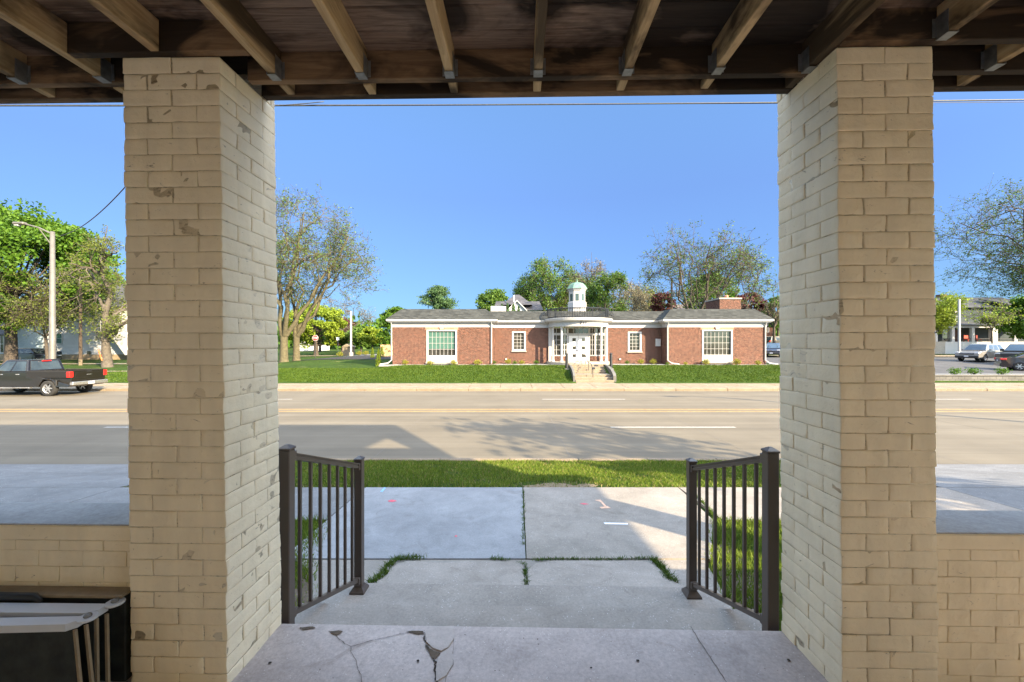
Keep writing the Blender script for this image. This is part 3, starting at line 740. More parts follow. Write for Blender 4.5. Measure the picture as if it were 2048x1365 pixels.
wallh(g,XL1,2.985,BC,zB,zBt,[HW['lc']]); wallh(g,7.835,XR0,BC,zB,zBt,[HW['rc']])
g.box(XL1-.3,XL1,BW+.3,BC+.3,zB,zBt); g.box(XR0,XR0+.3,BW+.3,BC+.3,zB,zBt)
g.box(XL0,XL0+.3,BW+.3,45,zB,zBt); g.box(XR1-.3,XR1,BW+.3,45,zB,zBt); g.box(XL0+.3,XR1-.3,44.7,45,zB,zBt)
g.build('wall',[M['brick']],LB)
# dark inside, so the windows read as rooms
M['inside']=simple('room_inside',(.09,.085,.075),.9,var=.3,ns=1.5)
g=MB(); g.box(XL0+.3,XL1-.3,36.5,36.6,zB,zBt-.05); g.box(XL1-.3,XR0+.3,38.0,38.1,zB,zBt-.05); g.box(XR0+.3,XR1-.3,36.5,36.6,zB,zBt-.05)
g.box(XL0+.3,XR1-.3,BC+.32,44.6,zB+.1,zB+.15); g.box(XL0+.3,XR1-.3,BC+.32,44.6,zBt-.1,zBt-.03); g.build('interior_wall',[M['inside']],LB)
# frieze and cornice
g=MB()
for (a,b,y) in ((XL0-.03,XL1+.03,BW),(XR0-.03,XR1+.03,BW),(XL1+.032,3.02,BC),(7.80,XR0-.032,BC)):
    g.box(a,b,y-.03,y+.3,zBt+.001,zF); g.box(a-.0,b+.0,y-.06,y-.031,zF-.05,zF)
g.box(XL0-.03,XL0+.2,BW+.301,45,zBt+.001,zF); g.box(XR1-.2,XR1+.03,BW+.301,45,zBt+.001,zF); g.box(XR0-.03,XR0+.2,BW+.301,BC-.061,zBt+.001,zF); g.box(XL1-.2,XL1+.03,BW+.301,BC-.061,zBt+.001,zF)
g.build('frieze',[M['white']],LB)
g=MB()
def cornice(g,x0,x1,y,ya=None):
    for o,z0,z1 in ((.24,zF,zF+.05),(.32,zF+.05,zF+.12),(.40,zF+.12,zF+.26)):
        g.box(x0-(o if x0 in (XL0,XR0) else 0),x1+(o if x1 in (XL1,XR1) else 0),y-o,y+.35 if ya is None else ya,z0,z1-.001)
cornice(g,XL0,XL1,BW,45.3); cornice(g,XR0,XR1,BW,45.3)
for o,z0,z1 in ((.24,zF-.002,zF+.048),(.32,zF+.048,zF+.118),(.40,zF+.118,zF+.235)): g.box(XL1+o+.001,XR0-o-.001,BC-o,BC+.35,z0,z1-.002)
g.build('cornice',[M['white']],LB)
# roofs: steep shingled edges round a flat top
g=MB()
def mansard(g,x0,x1,y0,y1,z0,z1,run,l=1,r=1):
    v=[(x0,y0,z0),(x1,y0,z0),(x1,y1,z0),(x0,y1,z0),(x0+run*l,y0+run,z1),(x1-run*r,y0+run,z1),(x1-run*r,y1-run,z1),(x0+run*l,y1-run,z1)]
    g.add(v,[(0,1,5,4),(1,2,6,5),(2,3,7,6),(3,0,4,7),(4,5,6,7),(3,2,1,0)])
mansard(g,XL0-.42,XL1+.42,BW-.42,45.4,zF+.262,5.55,.98); mansard(g,XR0-.42,XR1+.42,BW-.42,45.4,zF+.262,5.55,.98)
v=[(XL1-.4,BC-.42,zF+.236),(XR0+.4,BC-.42,zF+.236),(XR0+.4,BC+.5,5.46),(XL1-.4,BC+.5,5.46),(XR0+.4,45,5.46),(XL1-.4,45,5.46)]
g.add(v,[(0,1,2,3),(3,2,4,5)])
g.build('roof',[M['shingle']],LB)
g=MB(); g.cbox(-1.9,-.55,36.5,37.9,5.5,6.10,.02); g.build('roof_vent_box',[M['white']],LB)
g=MB(); xa,xb=wx(1430,36.0),wx(1477,36.0); g.cbox(xa+.2,xb,35.6,38.2,5.4,wz(599,35.6),.01); g.build('chimney',[M['brick']],LB); ch=bpy.data.objects['chimney']; ORG[ch.name]=ORG[LB.name]
g=MB(); g.cbox(xa+.15,xb+.06,35.54,38.26,wz(599,35.6),wz(596,35.6),.01); g.build('chimney_cap',[M['stone']],ch)
g=MB(); g.lathe([(.16,0),(.18,.25),(.15,.28),(0,.28)],(xa+1.1,36.2,wz(596,35.6)),10); g.build('chimney_pot',[M['brick_dark']],ch)
# windows
def window(x0,x1,y,z0,z1,nc,nr,fw=.13,blind=None,sill=True,panel=None,key=False,deep=.1):
    g=MB(); g.box(x0,x0+fw,y-.04,y+.16,z0,z1); g.box(x1-fw,x1,y-.04,y+.16,z0,z1); g.box(x0+fw,x1-fw,y-.038,y+.16,z1-fw*.8,z1); g.box(x0+fw,x1-fw,y-.038,y+.16,z0,z0+fw*.8)
    w_=g.build('window_frame',[M['white']],LB); ORG[w_.name]=ORG[LB.name]
    a,b,c,d=x0+fw,x1-fw,z0+fw*.8,z1-fw*.8
    g=MB()
    if blind is None: g.box(a,b,y+.10,y+.11,c,d,0)
    else:
        zb=c+(d-c)*blind; g.box(a,b,y+.10,y+.11,c,zb,0); g.box(a,b,y+.10,y+.11,zb+.001,d,1)
    g.build('pane',[M['glass'],M['blind']],w_)
    g=MB()
    for i in range(1,nc): xx=a+(b-a)*i/nc; g.box(xx-.011,xx+.011,y+.075,y+.098,c,d)
    for i in range(1,nr): zz=c+(d-c)*i/nr; g.box(a,b,y+.070,y+.096,zz-.011,zz+.011)
    g.build('glazing_bars',[M['white']],w_)
    if sill: g=MB(); g.cbox(x0-.06,x1+.06,y-.12,y+.1,z0-.10,z0-.001,.01); g.build('sill',[M['stone']],w_)
    if panel is not None:
        g=MB(); g.box(x0,x1,y-.02,y+.12,panel,z0-.001)
        for (q,r_) in ((.06,.46),(.54,.94)): g.box(x0+(x1-x0)*q,x0+(x1-x0)*r_,y-.032,y-.021,panel+.1,z0-.12)
        g.build('panel',[M['white']],w_)
        g=MB(); g.cbox(x0-.05,x1+.05,y-.14,y+.1,panel-.16,panel-.001,.01); g.build('sill',[M['stone']],w_)
    if key:
        g=MB(); xm=(x0+x1)/2; g.prism([(xm-.13,y-.09,z1+.005),(xm+.13,y-.09,z1+.005),(xm+.2,y-.09,z1+.24),(xm-.2,y-.09,z1+.24)],(0,.1,0)); g.build('keystone',[M['stone']],LB)
        g=MB(); g.box(x0-.1,xm-.21,y-.008,y-.001,z1+.006,z1+.2); g.box(xm+.21,x1+.1,y-.008,y-.001,z1+.006,z1+.2); g.build('brick_lintel',[M['brick_dark']],LB)
window(-6.78,-4.36,BW,1.72,3.86,7,4,.13,.27,False,1.32,True)
window(15.08,17.50,BW,1.78,3.86,7,4,.12,None,False,1.36,True)
window(0.0,1.13,BC,2.18,3.76,3,5,.14); window(9.50,10.62,BC,2.12,3.74,3,5,.14)
# downspouts
for x,y,sgn in ((XL0-.06,BW-.08,-1),(XL1-.08,BW-.08,0),(XR0+.06,BW-.08,1),(XR1-.10,BW-.08,1)):
    g=MB(); P=[(x,y-.2,zF+.1),(x,y-.02,zF-.18),(x,y,zF-.35),(x,y,1.45)]
    P+= [(x+sgn*.25,y-.1,1.22),(x+sgn*.85,y-.25,1.13)] if sgn else [(x,y-.02,1.2)]
    g.tube(P,.05,6); g.build('downspout',[M['white']],LB)
g=MB(); g.cbox(11.75,12.15,BC-.16,BC-.001,2.55,3.15,.01); g.build('meter_box',[M['white']],LB)
g=MB(); g.cbox(8.78,8.92,BC-.1,BC-.001,1.42,1.55,.01); g.cbox(-.55,-.42,BC-.1,BC-.001,1.42,1.55,.01); g.build('outlet_box',[M['white']],LB)
# portico
PX=5.41; A0,A1=-math.pi/2,math.pi/2
g=MB(); g.lathe([(2.42,4.09),(2.42,zF+.02),(2.62,zF+.05),(2.66,zF+.11),(2.74,zF+.12),(2.78,zF+.30),(2.74,zF+.33)],(PX,BC,0),48,0,A0,A1); g.lathe([(2.14,4.12),(2.14,4.09),(2.42,4.09)],(PX,BC,0),48,0,A0,A1); g.lathe([(0,4.13),(2.15,4.13)],(PX,BC,0),48,0,A0,A1)
g.build('portico_entablature',[M['white']],LB,smooth=False)
g=MB(); g.lathe([(2.76,zF+.331),(2.6,zF+.36),(0,zF+.46)],(PX,BC,0),40,0,A0,A1); g.build('portico_roof',[M['shingle']],LB)
for a in (-70,-43,43,70):
    x=PX+2.26*math.sin(R(a)); y=BC-2.26*math.cos(R(a)); g=MB()
    g.lathe([(.155,1.33),(.155,1.38),(.125,1.40),(.125,1.44),(.095,1.47),(.095,2.2),(.080,3.95),(.085,3.97),(.11,4.0),(.12,4.02),(.12,4.085),(0,4.085)],(x,y,0),16); g.build('column',[M['white']],LB,smooth=False)
for x in (PX-2.42,PX+2.2): 
    g=MB(); g.box(x,x+.22,BC-.16,BC-.001,1.33,4.085); g.build('pilaster',[M['white']],LB)
g=MB(); g.lathe([(0,1.325),(2.55,1.325),(2.58,1.30),(2.58,1.0)],(PX,BC,0),40,0,A0,A1); g.build('portico_step',[M['stone']],LB)
# glazed entrance wall: doors in the middle, canted side lights either side
yD=BC-.15; dx0,dx1=wx(1137,yD),wx(1176.5,yD)
dm=(dx0+dx1)/2; 
door_mat=simple('white_door_paint',(.82,.81,.79),.4,var=.02)
for i,(a,b) in enumerate(((dx0+.02,dm-.008),(dm+.008,dx1-.02))):
    g=MB(); g.cbox(a,b,yD-.02,yD+.03,1.335,3.42,.005); d=g.build('door',[door_mat],LB); ORG[d.name]=ORG[LB.name]
    cx=a+(b-a)*(.56 if i==0 else .52)
    for zz in (3.08,2.42,1.78):
        g=MB(); g.box(cx-.14,cx+.14,yD-.028,yD-.021,zz-.13,zz+.13); g.build('door_window',[M['glass']],d)
    g=MB(); hx=b-.06 if i==0 else a+.06; g.tube([(hx,yD-.02,2.2),(hx,yD-.08,2.2),(hx+(-.16 if i==0 else .16),yD-.08,2.19)],.016,6); g.build('door_handle',[M['iron']],d)
g=MB(); zt=4.085
g.box(dx0-.1,dx0,yD-.05,yD+.07,1.331,zt); g.box(dx1,dx1+.1,yD-.05,yD+.07,1.331,zt); g.box(dx0,dx1,yD-.07,yD+.06,3.44,3.60); g.box(dx0,dx1,yD-.03,yD+.06,4.0,zt)
for i in range(1,4): xx=dx0+(dx1-dx0)*i/4; g.box(xx-.02,xx+.02,yD-.02,yD+.05,3.60,4.0)
g.build('door_frame',[M['white']],LB)
g=MB(); g.box(dx0,dx1,yD+.02,yD+.03,3.60,4.0); g.build('transom_glass',[M['glass']],LB)
def sidelight(xa,ya,xb,yb,nc):
    d=Vector((xb-xa,yb-ya,0)); L=d.length; ang=math.atan2(d.y,d.x); MM=Matrix.Translation((xa,ya,0))@Matrix.Rotation(ang,4,'Z')
    g=MB(MM); g.box(0,.06,-.05,.05,1.75,zt); g.box(L-.06,L,-.05,.05,1.75,zt); g.box(.06,L-.06,-.06,.05,3.44,3.62); g.box(.06,L-.06,-.05,.05,1.75,1.84); g.box(.06,L-.06,-.05,.05,zt-.08,zt)
    for i in range(1,nc): xx=.06+(L-.12)*i/nc; g.box(xx-.022,xx+.022,-.03,.03,1.84,zt-.08)
    for zz in (2.25,2.66,3.06): g.box(.06,L-.06,-.025,.025,zz-.016,zz+.016)
    fr=g.build('side_light_frame',[M['white']],LB); ORG[fr.name]=ORG[LB.name]
    g=MB(MM); g.box(.06,L-.06,.035,.042,1.84,zt-.08); g.build('pane',[M['glass']],fr)
    g=MB(MM); g.box(0,L,-.04,.04,1.331,1.749); g.build('side_light_base',[M['brick']],LB)
sidelight(PX-2.2,BC-.10,PX-1.40,BC-.30,2); sidelight(PX-1.40,BC-.30,dx0-.1,yD-.0,2)
sidelight(dx1+.1,yD,PX+1.35,BC-.30,2); sidelight(PX+1.35,BC-.30,PX+2.2,BC-.10,2)
# street number on the frieze
def digits(txt,x,z,y,h,parent):
    seg={'0':'abcdef','1':'bc','2':'abged','3':'abgcd','9':'abgcdf'}
    wd=h*.55; th=h*.17
    for ch_ in txt:
        g=MB()
        for s_ in seg[ch_]:
            q={'a':(0,wd,h-th,h),'d':(0,wd,0,th),'g':(0,wd,h/2-th/2,h/2+th/2),'f':(0,th,h/2,h),'e':(0,th,0,h/2),'b':(wd-th,wd,h/2,h),'c':(wd-th,wd,0,h/2)}[s_]
            k_='abcdefg'.index(s_)*.0015
            g.box(x+q[0],x+q[1],y-.03-k_,y,z+q[2],z+q[3])
        g.build('number',[M['iron']],parent); x+=h*.85
yy=BC-math.sqrt(2.42**2-.3**2); digits('211',wx(1160.5,yy),wz(649,yy),yy-.01,.20,LB)
# iron balustrade on the portico roof
g=MB(); zr=zF+.36; rr=2.5
def arcpt(a,r=rr): return (PX+r*math.sin(a),BC+.2-r*math.cos(a))
AA=[R(-88+176*i/60) for i in range(61)]
for z_,r_ in ((zr+.08,.022),(zr+.75,.032),(zr+.66,.018)):
    g.tube([(*arcpt(a),z_) for a in AA],r_,4)
for i,a in enumerate(AA):
    x,y=arcpt(a); g.tube([(x,y,zr+.02),(x,y,zr+.75)],.034 if i%12==0 else .019,4)
for s_ in (-1,1):
    for r0 in (.15,.24): 
        g.tube([(PX+s_*(rr+.02),BC+.1+r0*math.cos(q),zr+.38+r0*math.sin(q)) for q in [2*math.pi*k/12 for k in range(13)]],.012,4)
    P=[(PX+s_*(rr-.05),BC+.15,zr+.75),(PX+s_*(rr+.25),BC+.05,zr+.62),(PX+s_*(rr+.42),BC-.05,zr+.35),(PX+s_*(rr+.48),BC-.1,zr-.02)]
    g.tube(P,.018,5); g.tube([(PX+s_*(rr-.05),BC+.1,zr+.02),P[1]],.012,4); g.tube([(PX+s_*(rr-.05),BC+.1,zr+.7),P[3]],.012,4); g.tube([(PX+s_*(rr-.05),BC+.1,zr+.35),P[2]],.012,4)
for k in (-30,0,30):
    a=R(k)
    for q in (.16,): g.tube([(arcpt(a+q*math.cos(u)/rr*1.2)[0],arcpt(a+q*math.cos(u)/rr*1.2)[1],zr+.38+.2*math.sin(u)) for u in [2*math.pi*j/12 for j in range(13)]],.010,4)
g.build('roof_railing',[M['iron']],LB)
# cupola
CX,CY=wx(1154,36.5),36.5; kz=5.2
ap=.80/math.cos(R(22.5)); offa=R(22.5-8)
def oct_(r,z): return [(CX+r*math.sin(offa+k*math.pi/4),CY-r*math.cos(offa+k*math.pi/4),z) for k in range(8)]
def octl(g,prof,mi=0):
    vs=[]; 
    for r,z in prof: vs+=oct_(r/math.cos(R(22.5)),z)
    g.add(vs,[(i*8+j,i*8+(j+1)%8,(i+1)*8+(j+1)%8,(i+1)*8+j) for i in range(len(prof)-1) for j in range(8)],mi)
zc=lambda py: wz(py,36.5)
g=MB(); octl(g,[(.80,kz),(.80,zc(606)),(.76,zc(605.5)),(.70,zc(605)),(.70,zc(584)),(.75,zc(583)),(.78,zc(581)),(.86,zc(580)),(.88,zc(579)),(0.5,zc(579))]); cu=g.build('cupola',[M['white']],LB); ORG[cu.name]=ORG[LB.name]
g=MB(); octl(g,[(.90,zc(579)+.002),(.84,zc(577)),(.70,zc(572)),(.52,zc(568)),(.30,zc(566)),(.10,zc(565.3)),(.07,zc(564)),(.06,zc(561.5)),(.09,zc(561)),(.02,zc(560.3)),(.02,zc(558))]); g.build('dome',[M['copper']],cu)
for k in range(8):
    a=offa+math.pi/8+k*math.pi/4; ax,ay=math.sin(a),-math.cos(a); tx,ty=math.cos(a),math.sin(a); r0=.70
    def q(u,o): return (CX+ax*(r0+o)+tx*u, CY+ay*(r0+o)+ty*u)
    g=MB(); z0_,z1_=zc(603.5),zc(589.5)
    pts=[(*q(-.15,.012),z0_),(*q(.15,.012),z0_),(*q(.15,.012),z1_),(*q(-.15,.012),z1_)]; g.prism(pts,(-ax*.02,-ay*.02,0)); g.build('cupola_window',[simple('cupola_glass',(.045,.075,.075),.25,var=.1) if k==0 else bpy.data.materials['cupola_glass']],cu)

M['cheek']=concrete('cheek_wall_concrete',(.10,.098,.09),(.15,.145,.135),speck=False)
# entrance steps, cheek walls, handrail, bollards
SX0,SX1=4.12,6.85
ST=thing('entrance_steps','tan concrete entrance steps with curved grey cheek walls cut into the lawn bank','steps',((SX0+SX1)/2,27.2,.18))
g=MB()
yy=27.12; zz=.18; levels=[]
for i in range(3): g.cbox(SX0+.10,SX1-.08,yy,31.3,zz-.2,zz+.155,.012); zz+=.155; yy+=.36; levels.append((yy,zz))
yy+=1.15
for i in range(4): g.cbox(SX0+.14,SX1-.06,yy,31.35,zz-.05,zz+.14,.012); zz+=.14; yy+=.36; levels.append((yy,zz))
g.build('tread',[M['farwalk']],ST)
g=MB(); g.box(SX0+.1,SX1+.2,31.36,BC-2.6,1.0,1.20); g.build('landing',[M['farwalk']],ST)
for s_ in (-1,1):
    P=[(27.14,.62),(27.5,.80),(28.2,.98),(29.5,1.14),(31.1,1.20)]; g=MB()
    for (y0,h0),(y1,h1) in zip(P,P[1:]):
        a0,a1=(4.06,4.20) if s_<0 else (6.72,6.92)
        q0=(.06*(y0-27.14),.06*(y1-27.14))
        g.add([(a0+q0[0],y0,-.1),(a1+q0[0],y0,-.1),(a1+q0[1],y1,-.1),(a0+q0[1],y1,-.1),(a0+q0[0],y0,h0),(a1+q0[0],y0,h0),(a1+q0[1],y1,h1),(a0+q0[1],y1,h1)],[(4,5,6,7),(0,1,5,4),(1,2,6,5),(3,0,4,7),(2,3,7,6)])
    g.build('cheek_wall',[M['cheek']],ST)
t=thing('handrail','thin black handrail running down the middle of the entrance steps','handrail',((SX0+SX1)/2,28,.5))
g=MB(); xh=wx(1186,28.2); P=[(xh-.95,31.5,2.05),(xh-.9,31.3,2.02),(xh-.75,31.0,1.90),(xh-.35,30.6,1.86),(xh-.2,29.9,1.55),(xh-.05,29.4,1.25+.15),(xh+.0,28.6,1.25+.1),(xh+.05,28.1,1.15),(xh+.08,27.5,.95),(xh+.08,27.4,.85)]
P=[(wx(1162,31.6),31.6,2.12),(wx(1163.5,31.4),31.4,2.05),(wx(1166,31.1),31.1,1.95),(wx(1171,30.8),30.8,1.90),(wx(1174,30.2),30.2,1.62),(wx(1177,29.6),29.6,1.38),(wx(1182,28.9),28.9,1.34),(wx(1184,28.2),28.2,1.18),(wx(1186,27.5),27.5,.98)]
g.tube(P,.026,6); g.build('rail',[M['iron']],t)
for i,zb_ in ((0,1.1),(3,1.05),(5,.78),(7,.6),(8,.33)):
    x,y,z_=P[i]; g=MB(); g.tube([(x,y,z_),(x,y,zb_)],.020,6); g.build('post',[M['iron']],t)
x,y,z_=P[5]; g=MB(); g.cbox(wx(1184,28.5),wx(1190,28.5),28.45,28.5,wz(739,28.5),wz(735,28.5),.01); g.build('plate',[M['iron']],t)
for px,lab in ((1133.5,'black cylindrical bollard light left of the entrance steps'),(1222,'black cylindrical bollard light right of the entrance steps')):
    x=wx(px,29.6); zb_=Hs(x,29.6)
    t=thing('bollard_light',lab,'bollard',(x,29.6,zb_),'bollard lights by the entrance steps')
    g=MB(); g.lathe([(.17,-.1),(.17,.06),(0,.06)],(x,29.6,zb_),14); g.build('footing',[M['stone']],t)
    g=MB(); g.lathe([(.105,.06),(.105,1.0),(.09,1.02),(.09,1.06),(.11,1.07),(.11,1.14),(.07,1.17),(0,1.17)],(x,29.6,zb_),14); g.build('body',[M['iron']],t)
# gravel bed and shrubs along the wall
M['gravel']=concrete('gravel',(.20,.195,.19),(.36,.35,.33),scale=2,bmp=1.0)
g=MB(); g.box(XL0-.8,SX0-.1,31.6,BW-.001,1.0,1.105); g.box(XL1+.01,2.8,BW,BC-.001,1.0,1.104); g.box(SX1+.1,XR1+.6,31.75,BW-.001,1.0,1.105); g.box(8.05,XR0-.01,BW,BC-.001,1.0,1.104); struct(g.build('gravel_bed',M['gravel']))
def bush_leaves(n,r,h,s,seed,zmin=.05):
    rn=np.random.default_rng(seed); u=rn.normal(size=(n,3)); u/=np.linalg.norm(u,axis=1)[:,None]; rad=rn.random(n)**.4
    c=u*rad[:,None]*np.array([r,r,h/2]); c*= (1+.25*np.sin(u[:,0:1]*7+u[:,1:2]*5)); c[:,2]+=h/2+zmin; return leafquads(c,s,rn)
def leafquads(c,s,rn,asp=.55,flat=0):
    n=len(c); a=rn.normal(size=(n,3)); 
    a/=np.linalg.norm(a,axis=1)[:,None]; b=rn.normal(size=(n,3)); b-=a*(a*b).sum(1)[:,None]; b/=np.linalg.norm(b,axis=1)[:,None]
    sz=s*(.6+.8*rn.random(n))[:,None]
    V=np.stack([c-a*sz*.5,c+b*sz*asp*.5,c+a*sz*.5,c-b*sz*asp*.5],axis=1).reshape(-1,3); return V
def shrub_proto(name,label,cat,group,mat,r,h,n,s,seed):
    t=local_thing(name,label,cat,group)
    npmesh('foliage',bush_leaves(n,r,h,s,seed),4,mat,t)
    g=MB(); rn=random.Random(seed)
    for k in range(5): g.tube([(0,0,-.05),(rn.uniform(-.5,.5)*r,rn.uniform(-.5,.5)*r,h*.6)],[.02,.008],4)
    g.build('stems',[M['bark']],t); return t
GS='small shrubs planted along the red brick building'
sp=shrub_proto('shrub','x','shrub',GS,M['leaf_yellow'],.30,.42,500,.07,1)
sg=shrub_proto('shrub','x','shrub',GS,M['leaf_maple'],.30,.40,350,.08,2)
shr=[(810,BW,0,1.,'yellow shrub nearest the left corner of the brick building'),(860,BW,0,1.1,'yellow shrub under the left end of the wide green-blind window'),(907,BW,0,1.0,'yellow shrub under the right end of the wide green-blind window'),(955,BW,0,1.35,'large yellow shrub between the wide green-blind window and the downspout'),(988,BC,1,.8,'small green shrub just right of the left downspout'),(1017,BC,0,1.0,'yellow shrub below the left edge of the left small window'),(1030,BC,1,.9,'low green shrub below the left small window'),(1043,BC,0,1.0,'yellow shrub below the right edge of the left small window'),(1073,BC,1,1.0,'green shrub in the shade left of the portico'),
 (1254,BC,1,.8,'small dark shrub just right of the portico'),(1282,BC,0,1.0,'yellow shrub right of the right small window'),(1307,BC,0,1.05,'bright yellow shrub in the recess beside the right wing'),(1335,BC-.9,1,.7,'low green shrub at the foot of the right wing downspout'),(1371,BW,0,.7,'small orange shrub left of the plain wide window on the right wing'),(1412,BW,0,1.2,'round shrub under the left end of the right wing window'),(1474,BW,0,1.25,'orange-yellow shrub right of the right wing window'),(1516,BW,0,1.0,'yellow shrub nearest the right corner of the brick building')]
used={0:False,1:False}
for px,y,k,s_,lab in shr:
    yy=y-.55; pos=(wx(px,yy),yy,1.09); o=(sp,sg)[k]
    if not used[k]: used[k]=True; o.location=pos; o['label']=lab; o.scale=(s_*.85,s_*.85,s_*.85)
    else: dup(o,pos,px*1.3,lab,(s_*.85,s_*.85,s_*(.66+.3*((px*7)%5)/5)))
# ------------------------------------------------------------------ trees
def unit(v): 
    n=np.linalg.norm(v); return v/(n if n>1e-9 else 1)
def tree(label,cat,px,D,ytop,hw,yc=None,kind='sparse',leaf='leaf_fresh',bark='bark',seed=1,nl=7,n2=6,n3=5,n4=4,tr=None,fork=None,leaves=14,ls=.22,group=None,base=None,offx=0,trunks=None,dens=1.,name='tree',lspread=.5,yleaf=None,droop=0,X0=None,pos=None,Htop=None,RX=None):
    """px,D: where the trunk stands; ytop: picture row of its top; hw: crown half width in picture px"""
    rn=np.random.default_rng(seed)
    X=wx(px,D) if pos is None else pos[0]
    Dd=D if pos is None else pos[1]
    z0=Hs(X,Dd) if base is None else base
    ht=(wz(ytop,D) if Htop is None else Htop)-z0; rx=hw/F*D if RX is None else RX
    t=thing(name,label,cat,(X,Dd,z0),group)
    B=np.array([X,Dd,z0-.15]); tr=tr or ht*.028; zf=(fork or .28)*ht; trunks=trunks
    zc0=(yc or .25)*ht; cz=z0+(zc0+ht)/2; rz=(ht-zc0)/2; cc=np.array([X+offx/F*D,Dd,cz]); rad=np.array([rx,rx,rz])
    wood=MB(); lp=[]; ld=[]
    def path(a,b,n,jit,sag=0,r0=.1,r1=.02,sides=5,out=.25):
        a=np.array(a);b=np.array(b);L=np.linalg.norm(b-a); mid=(a+b)/2; 
        d=b-a; horiz=np.array([d[0],d[1],0]); ctrl=a+d*.45-horiz*out+np.array([0,0,L*out*.55+sag*L])
        P=[]
        for i in range(n+1):
            u=i/n; p=(1-u)**2*a+2*u*(1-u)*ctrl+u*u*b
            if 0<i<n: p=p+rn.normal(size=3)*jit*L/n
            P.append(p)
        wood.tube([tuple(p) for p in P],[r0+(r1-r0)*(i/n)**.8 for i in range(n+1)],sides,cap=False)
        return P
    def target(cen,spread,shell=(.75,1.0)):
        for _ in range(12):
            u=unit(rn.normal(size=3)); p=cc+u*rad*(rn.uniform(*shell)**.5)
            if cen is None or np.linalg.norm((p-cen)/rad)<spread: return p
        return cen+(p-cen)*spread*.5 if cen is not None else p
    def inside(p,m=1.05): q=(p-cc)/rad; return (q*q).sum()<m*m
    if trunks is None:
        top=B+np.array([rn.normal()*.1,rn.normal()*.1,zf+.15]); T=[B,B+(top-B)*.06,B+(top-B)*.5,top]
        wood.tube([tuple(p) for p in T],[tr*1.3,tr*.95,tr*.8,tr*.62],9,cap=False); starts=[top]*nl
        if kind in('central',):
            top2=cc+np.array([0,0,rz*.98]); P=path(top,top2,7,.12,0,tr*.8,tr*.06,6,0); starts=[P[min(6,int(k*6/nl))] for k in range(nl)]
    else:
        starts=[]
        b0=B
        if fork:
            b0=B+np.array([0,0,zf]); wood.tube([tuple(B),tuple(B+np.array([0,0,.4])),tuple(B+(b0-B)*.6),tuple(b0)],[tr*1.35,tr*1.02,tr*.9,tr*.85],9,cap=False)
        for k in range(trunks):
            a=2*math.pi*k/trunks+rn.uniform(-.3,.5)+.4; sp_=rn.uniform(.35,.72); b=np.array([cc[0]+math.cos(a)*rx*sp_,cc[1]+math.sin(a)*rx*sp_,z0+ht*(.93-.35*sp_**2)]); P=path(b0+np.array([math.cos(a)*tr*.5,math.sin(a)*tr*.4,-.1]),b,8,.16,0,tr*.6,tr*.12,7,-.02); starts+= [P[3],P[5],P[7]]
        nl=len(starts)
    for k in range(nl):
        a=2*math.pi*(k+rn.uniform(-.3,.3))/nl*1.0; 
        el=rn.uniform(-.15,1.25) if kind!='central' else rn.uniform(-.3,.6)
        u=np.array([math.cos(a)*math.cos(el),math.sin(a)*math.cos(el),math.sin(el)])
        tg=cc+u*rad*.86
        if kind=='central': tg[2]=max(starts[k][2]+rz*.1,min(tg[2],starts[k][2]+rz*.5))
        r1=tr*(.40 if trunks is None else .22); rmn=.00030*D
        P1=path(starts[k],tg,7,.22,0,r1,r1*.22,6,.12)
        for i2 in range(n2):
            s=P1[rn.integers(2,8)]; tg2=target(s,.75); r2=r1*.4
            P2=path(s,s+(tg2-s)*rn.uniform(.5,.9),5,.3,0,r2,r2*.3,4,.08)
            for i3 in range(n3):
                s3=P2[rn.integers(1,6)]; d=unit(rn.normal(size=3)+np.array([0,0,.35-droop])+unit(P2[-1]-P2[0])*.9); L=rn.uniform(.5,1.1)*rx*.33
                e=s3+d*L
                if not inside(e,1.12): e=s3+(e-s3)*.5
                P3=path(s3,e,4,.35,0,max(r2*.35,rmn*1.3),max(rmn,r2*.12),3,.03)
                for i4 in range(n4):
                    s4=P3[rn.integers(1,5)]; d4=unit(rn.normal(size=3)+d*.8+np.array([0,0,.2-droop])); L4=L*rn.uniform(.25,.55)
                    e4=s4+d4*L4; wood.tube([tuple(s4),tuple((s4+e4)/2+rn.normal(size=3)*L4*.06),tuple(e4)],[max(rmn,r2*.16),max(rmn,r2*.1),rmn*.6],3,cap=False)
                    m=rn.poisson(leaves*dens)
                    if m:
                        uu=rn.random(m)**.6; lp.append(s4+(e4-s4)*uu[:,None]+rn.normal(size=(m,3))*ls*lspread*2)
    wood.build('trunk',[M[bark]],t,smooth=True)
    if lp:
        c=np.concatenate(lp); npmesh('crown',leafquads(c,ls,rn),4,M[leaf],t)
    return t
